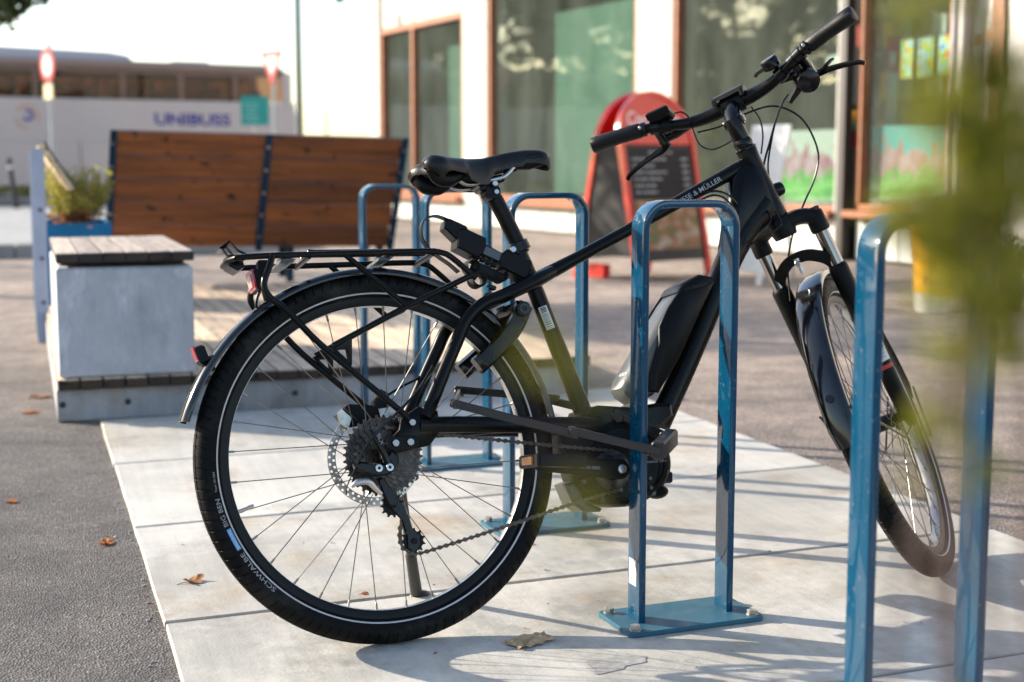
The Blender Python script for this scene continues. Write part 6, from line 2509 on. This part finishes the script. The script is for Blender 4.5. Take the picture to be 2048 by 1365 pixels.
tree((-1.12, 14.0, -0.012), 0.09, 2.3, 3.62, 1.95, 'small street tree whose foliage hangs into the top left corner', 3, 'leaf_green', 7000, 0.045, 22, None, (((1.00, 0.0, 2.30), 0.24), ((1.12, 0.1, 2.42), 0.24), ((1.32, 0.0, 2.50), 0.18), ((0.98, 0.2, 2.50), 0.26), ((1.20, 0.0, 2.58), 0.2), ((0.92, -0.2, 2.4), 0.26), ((1.05, 0.1, 2.62), 0.26), ((1.38, 0.0, 2.60), 0.14)))
tree((-4.3, 13.4, -0.012), 0.08, 2.4, 3.8, 1.45, 'unseen tree added left of the picture to cast dappled shade on the asphalt behind the bicycle', 17, 'leaf_autumn', 3200, 0.06, 20)  # unseen tree, added to throw dappled shade on the middle asphalt
GRP = 'street trees beyond the coach mirrored in the shop windows'
TREES = ((-8.0, 46.0, 4.4, 5.8, 'leaf_green', 'beyond the coach'), (-14.0, 43.5, 4.3, 5.8, 'leaf_autumn', 'turning yellow'), (-20.0, 45.0, 4.8, 6.2, 'leaf_green', 'tallest of the row'),
         (-25.5, 42.0, 4.4, 5.6, 'leaf_green', 'left of the tallest one'), (-31.0, 40.0, 4.6, 5.8, 'leaf_autumn', 'with brownish leaves'), (-11.5, 52.0, 4.8, 6.4, 'leaf_green', 'standing behind the others'), (-37.0, 37.0, 4.6, 5.8, 'leaf_green', 'at the end of the row'))
for k, (x, y, r, z, mt, wd) in enumerate(TREES):
    tree((x, y, 0.0), 0.16, 1.6, z, r, 'leafy street tree mirrored in the shop windows, ' + wd, 40 + k, mt, 5600, 0.21, 24, GRP)

ob = thing('added_building', 'unseen grey brown building added across the street to block sky from the window reflections', 'building', (-34, 56, 0))  # added out of view to keep bright low sky out of the window reflections
g = G()
g.box((0, 5, 2.6), (64, 9, 5.2), None, 0.05)
g.build('wall', 'opposite_wall', ob, 30)
for k in range(21):
    for fl_ in range(1):
        g = G()
        g.box((-30 + 3 * k, 0.5, 2.3 + 3.2 * fl_), (1.5, 0.12, 2.0), None, 0.01)
        g.build('window', 'bus_glass_dark', ob, 30)

# ================================================================== FOREGROUND SHRUB
pb_ = thing('front_planter', 'blue planter box below the picture holding the blurred shrub', 'planter', (0.25, 0.33, -0.012), R(-18))
g = G()
X, Y, HH = 0.26, 0.12, 0.50
vs = []
for z, k in ((0, 1), (HH, 1), (HH, 0.94), (HH - 0.05, 0.94)):
    for x, y in ((-X, -Y), (X, -Y), (X, Y), (-X, Y)):
        vs.append((x * k, y * (0.9 if k < 1 else 1), z))
g.add(vs, [(l * 4 + i, l * 4 + (i + 1) % 4, (l + 1) * 4 + (i + 1) % 4, (l + 1) * 4 + i) for l in range(3) for i in range(4)] + [(0, 3, 2, 1)])
g.build('steel_box', 'planter_blue', pb_)
g = G()
g.add([(-X * .93, -Y * .88, HH - .03), (X * .93, -Y * .88, HH - .03), (X * .93, Y * .88, HH - .03), (-X * .93, Y * .88, HH - .03)], [(0, 1, 2, 3)])
g.build('soil', 'soil', pb_)

shr = thing('conifer_shrub', 'blurred yellow green conifer shrub close to the camera at the right', 'shrub', (0.27, 0.35, 0.455))
rnd = random.Random(14)
gs, gl = G(), G()
O = Vector((0.27, 0.35, 0.455))


def branch(pts, r0, nl, leaf, bush, t0=0.1):
    path = smooth([Vector(p) - O for p in pts], 6)
    gs.tube(path, [r0, r0 * 0.3], 6)
    for i in range(nl):
        t = (t0 + (1 - t0) * rnd.random()) * (len(path) - 1.001)
        p = path[int(t)].lerp(path[int(t) + 1], t - int(t))
        d0 = Vector((rnd.gauss(0, 1), rnd.gauss(0, 1), rnd.gauss(0.5, 0.8))).normalized()
        e = p + d0 * bush * rnd.uniform(0.3, 1.0)
        gs.tube([p, e], [0.0005, 0.0003], 3, caps=False)
        for k in range(9):
            q = p.lerp(e, rnd.uniform(0.2, 1.05))
            d = (d0 + Vector((rnd.gauss(0, .7), rnd.gauss(0, .7), rnd.gauss(0, .7)))).normalized()
            s = d.orthogonal().normalized()
            L = leaf * rnd.uniform(0.7, 1.3)
            gl.add([q - s * L * .14, q + d * L * .5 - s * L * .18, q + d * L, q + d * L * .5 + s * L * .18], [(0, 1, 2, 3)])


# stems rise from the planter; foliage sits on their upper parts
branch([(0.275, 0.36, 0.45), (0.283, 0.378, 0.62), (0.288, 0.387, 0.735), (0.300, 0.397, 0.821), (0.297, 0.399, 0.854), (0.306, 0.410, 0.8905), (0.306, 0.420, 0.935)], 0.0026, 48, 0.010, 0.016, 0.71)
branch([(0.288, 0.389, 0.78), (0.292, 0.393, 0.822), (0.283, 0.390, 0.846), (0.2640, 0.386, 0.857)], 0.0012, 32, 0.0095, 0.014, 0.30)
branch([(0.33, 0.36, 0.45), (0.330, 0.397, 0.66), (0.334, 0.412, 0.787), (0.329, 0.4155, 0.829), (0.334, 0.421, 0.862), (0.338, 0.43, 0.90)], 0.0024, 44, 0.010, 0.017, 0.70)
branch([(0.297, 0.398, 0.848), (0.286, 0.395, 0.872), (0.281, 0.395, 0.892)], 0.0008, 24, 0.0095, 0.010, 0.1)
branch([(0.310, 0.40, 0.80), (0.313, 0.405, 0.832), (0.306, 0.405, 0.862)], 0.0008, 28, 0.0095, 0.016, 0.1)
branch([(0.300, 0.398, 0.83), (0.312, 0.404, 0.853), (0.320, 0.408, 0.884)], 0.0008, 24, 0.0095, 0.014, 0.15)
branch([(0.290, 0.392, 0.815), (0.276, 0.388, 0.836), (0.256, 0.383, 0.846)], 0.0008, 22, 0.0095, 0.014, 0.2)
branch([(0.300, 0.41, 0.86), (0.292, 0.415, 0.90), (0.287, 0.42, 0.93)], 0.0008, 14, 0.0095, 0.010, 0.2)
branch([(0.320, 0.41, 0.80), (0.322, 0.412, 0.815), (0.316, 0.412, 0.845)], 0.0008, 20, 0.0095, 0.015, 0.1)
branch([(0.30, 0.37, 0.455), (0.300, 0.39, 0.66), (0.284, 0.40, 0.74), (0.293, 0.405, 0.79), (0.318, 0.41, 0.835)], 0.0028, 10, 0.009, 0.010, 0.80)
branch([(0.31, 0.36, 0.455), (0.320, 0.40, 0.67), (0.310, 0.405, 0.74), (0.304, 0.405, 0.80)], 0.0026, 8, 0.009, 0.010, 0.75)
branch([(0.25, 0.34, 0.455), (0.262, 0.385, 0.68), (0.273, 0.392, 0.745), (0.285, 0.395, 0.81)], 0.0020, 7, 0.009, 0.010, 0.75)
branch([(0.15, 0.30, 0.455), (0.115, 0.27, 0.66), (0.104, 0.259, 0.780), (0.100, 0.258, 0.803), (0.0985, 0.259, 0.820), (0.099, 0.2595, 0.830)], 0.0008, 4, 0.005, 0.010, 0.78)
branch([(0.100, 0.258, 0.800), (0.1042, 0.2545, 0.8045), (0.1080, 0.249, 0.8045)], 0.0006, 2, 0.005, 0.007, 0.1)
branch([(0.36, 0.40, 0.455), (0.352, 0.48, 0.70), (0.352, 0.545, 0.925), (0.352, 0.55, 0.965)], 0.0010, 14, 0.008, 0.010, 0.93)
gl.build('foliage', 'leaf_conifer', shr, smooth_=False)
gs.build('stems', 'twig', shr)

# ================================================================== FALLEN LEAVES AND STAINS
def dry_leaf(loc, size, rz, seed, label, mat='dry_leaf', curl=0.5):
    rnd = random.Random(seed)
    n = 22
    g = G()
    ring = []
    for k in range(n):
        a = 2 * PI * k / n
        lob = 0.62 + 0.30 * abs(math.cos(2.5 * a)) + rnd.uniform(-.08, .08)
        ring.append((a, lob))
    vs = [(0, 0, 0.05)]
    for f_ in (0.5, 1.0):
        for a, lob in ring:
            x, y = math.cos(a) * lob * f_, math.sin(a) * lob * f_ * 0.8
            z = curl * (0.35 * f_ * f_ * (math.sin(a * 2 + seed) * 0.6 + 0.6)) + rnd.uniform(0, .08) * f_
            vs.append((x, y, z))
    fs = [(0, 1 + k, 1 + (k + 1) % n) for k in range(n)] + [(1 + k, 1 + n + k, 1 + n + (k + 1) % n, 1 + (k + 1) % n) for k in range(n)]
    g.add([(x * size, y * size, z * size + 0.001) for x, y, z in vs], fs)
    g.tube([(0, 0, 0.05 * size), (-size * 0.8, size * 0.1, 0.12 * size), (-size * 1.3, size * 0.2, 0.02 * size)], size * 0.025, 5)
    o = g.build('fallen_leaf', mat, None, 60)
    o.location = loc
    o.rotation_euler = (0, 0, rz)
    return tag(o, label, 'leaf', 'fallen autumn leaves')


dry_leaf((0.305, 2.957, 0), 0.028, 0.4, 1, 'curled brown leaf on the pale slab left of the rear wheel', curl=0.9)
dry_leaf((0.150, 3.378, -0.012), 0.026, 1.4, 2, 'orange brown leaf on the asphalt by the slab edge', 'dry_leaf_orange', 0.6)
dry_leaf((-0.063, 3.888, -0.012), 0.024, 2.0, 3, 'brown leaf on the asphalt near the left picture edge', 'dry_leaf_orange', 0.4)
dry_leaf((0.030, 5.65, -0.012), 0.050, 0.9, 4, 'large pale brown leaf on the asphalt beside the block seat', 'dry_leaf', 0.4)
dry_leaf((-0.01, 5.30, -0.012), 0.035, 2.9, 5, 'small orange leaf on the asphalt just in front of the large pale one', 'dry_leaf_orange', 0.3)
dry_leaf((0.625, 2.76, 0), 0.010, 0.2, 6, 'tiny reddish leaf on the slab seen through the rear wheel', 'dry_leaf_orange', 0.6)
dry_leaf((5.75, 7.0, -0.012), 0.06, 0.2, 7, 'orange leaf on the ground at the far right by the pot', 'dry_leaf_orange', 0.4)
g = G()                                # crumpled flat scrap on the slab
rnd = random.Random(8)
n = 12
vs, fs = [], []
for i in range(n + 1):
    for j in range(7):
        x, y = -0.045 + 0.09 * i / n, -0.028 + 0.056 * j / 6
        e = 1 - 0.35 * abs(i / n - 0.5)
        vs.append((x + rnd.uniform(-.003, .003), y * e + rnd.uniform(-.002, .002), 0.002 + 0.007 * abs(math.sin(i * 0.9 + j * 1.3)) * rnd.uniform(0.4, 1)))
for i in range(n):
    for j in range(6):
        a = i * 7 + j
        fs.append((a, a + 7, a + 8, a + 1))
g.add(vs, fs)
o = g.build('paper_scrap', 'tan_scrap', None, 20)
o.location = (0.846, 2.373, 0.0)
o.rotation_euler = (0, 0, R(20))
tag(o, 'crumpled tan scrap of packaging on the slab left of the rack base', 'litter')


def smear(loc, rx, ry, rz, seed, mat, label):
    rnd = random.Random(seed)
    n = 40
    g = G()
    vs = [(0, 0, 0)]
    for k in range(n):
        a = 2 * PI * k / n
        r = 1 + 0.25 * math.sin(3 * a + seed) + 0.12 * math.sin(7 * a) + rnd.uniform(-.08, .08)
        vs.append((math.cos(a) * rx * r, math.sin(a) * ry * r, 0))
    g.add(vs, [(0, 1 + k, 1 + (k + 1) % n) for k in range(n)])
    o = g.build('oil_stain', mat, None, smooth_=False)
    o.location = loc
    o.rotation_euler = (0, 0, rz)
    return tag(o, label, 'stain')


m, nt, b = nmat('stain_grey')
v_ = coords(nt)
nt.links.new(ramp(nt, noise(nt, v_, 60, 5), [(0.3, (0.22, 0.215, 0.205)), (0.7, (0.42, 0.405, 0.38))]), b.inputs['Base Color'])
b.inputs['Roughness'].default_value = 0.75
smear((0.945, 2.216, 0.0012), 0.055, 0.030, 0.2, 2, 'stain_grey', 'dark grey mark on the slab at the bottom middle of the picture')

g = G()
rnd = random.Random(63)
spots = [(0.16 + rnd.gauss(0, 0.05), rnd.uniform(2.4, 5.0), -0.0115) for k in range(46)] + [(2.2 + abs(rnd.gauss(0, 0.08)), rnd.uniform(2.6, 5.0), -0.0115) for k in range(60)] + [(rnd.uniform(0.3, 2.1), rnd.uniform(1.9, 4.9), 0.0006) for k in range(60)] + [(0.03 + rnd.gauss(0, 0.05), rnd.uniform(5.0, 7.3), -0.0115) for k in range(40)] + [(rnd.uniform(-0.5, 0.1), rnd.uniform(2.6, 6.5), -0.0115) for k in range(26)]
for x, y, z in spots:
    r = rnd.uniform(0.002, 0.006)
    a = rnd.uniform(0, 6.28)
    u_, v_2 = Vector((math.cos(a), math.sin(a), 0)), Vector((-math.sin(a), math.cos(a), 0))
    p = Vector((x, y, z + 0.0006))
    g.add([p - u_ * r, p + v_2 * r * 0.5 + Vector((0, 0, r * .6)), p + u_ * r + Vector((0, 0, r * .3)), p - v_2 * r * 0.5], [(0, 1, 2, 3)])
stuff(g.build('leaf_litter', 'dry_leaf', None, smooth_=False))
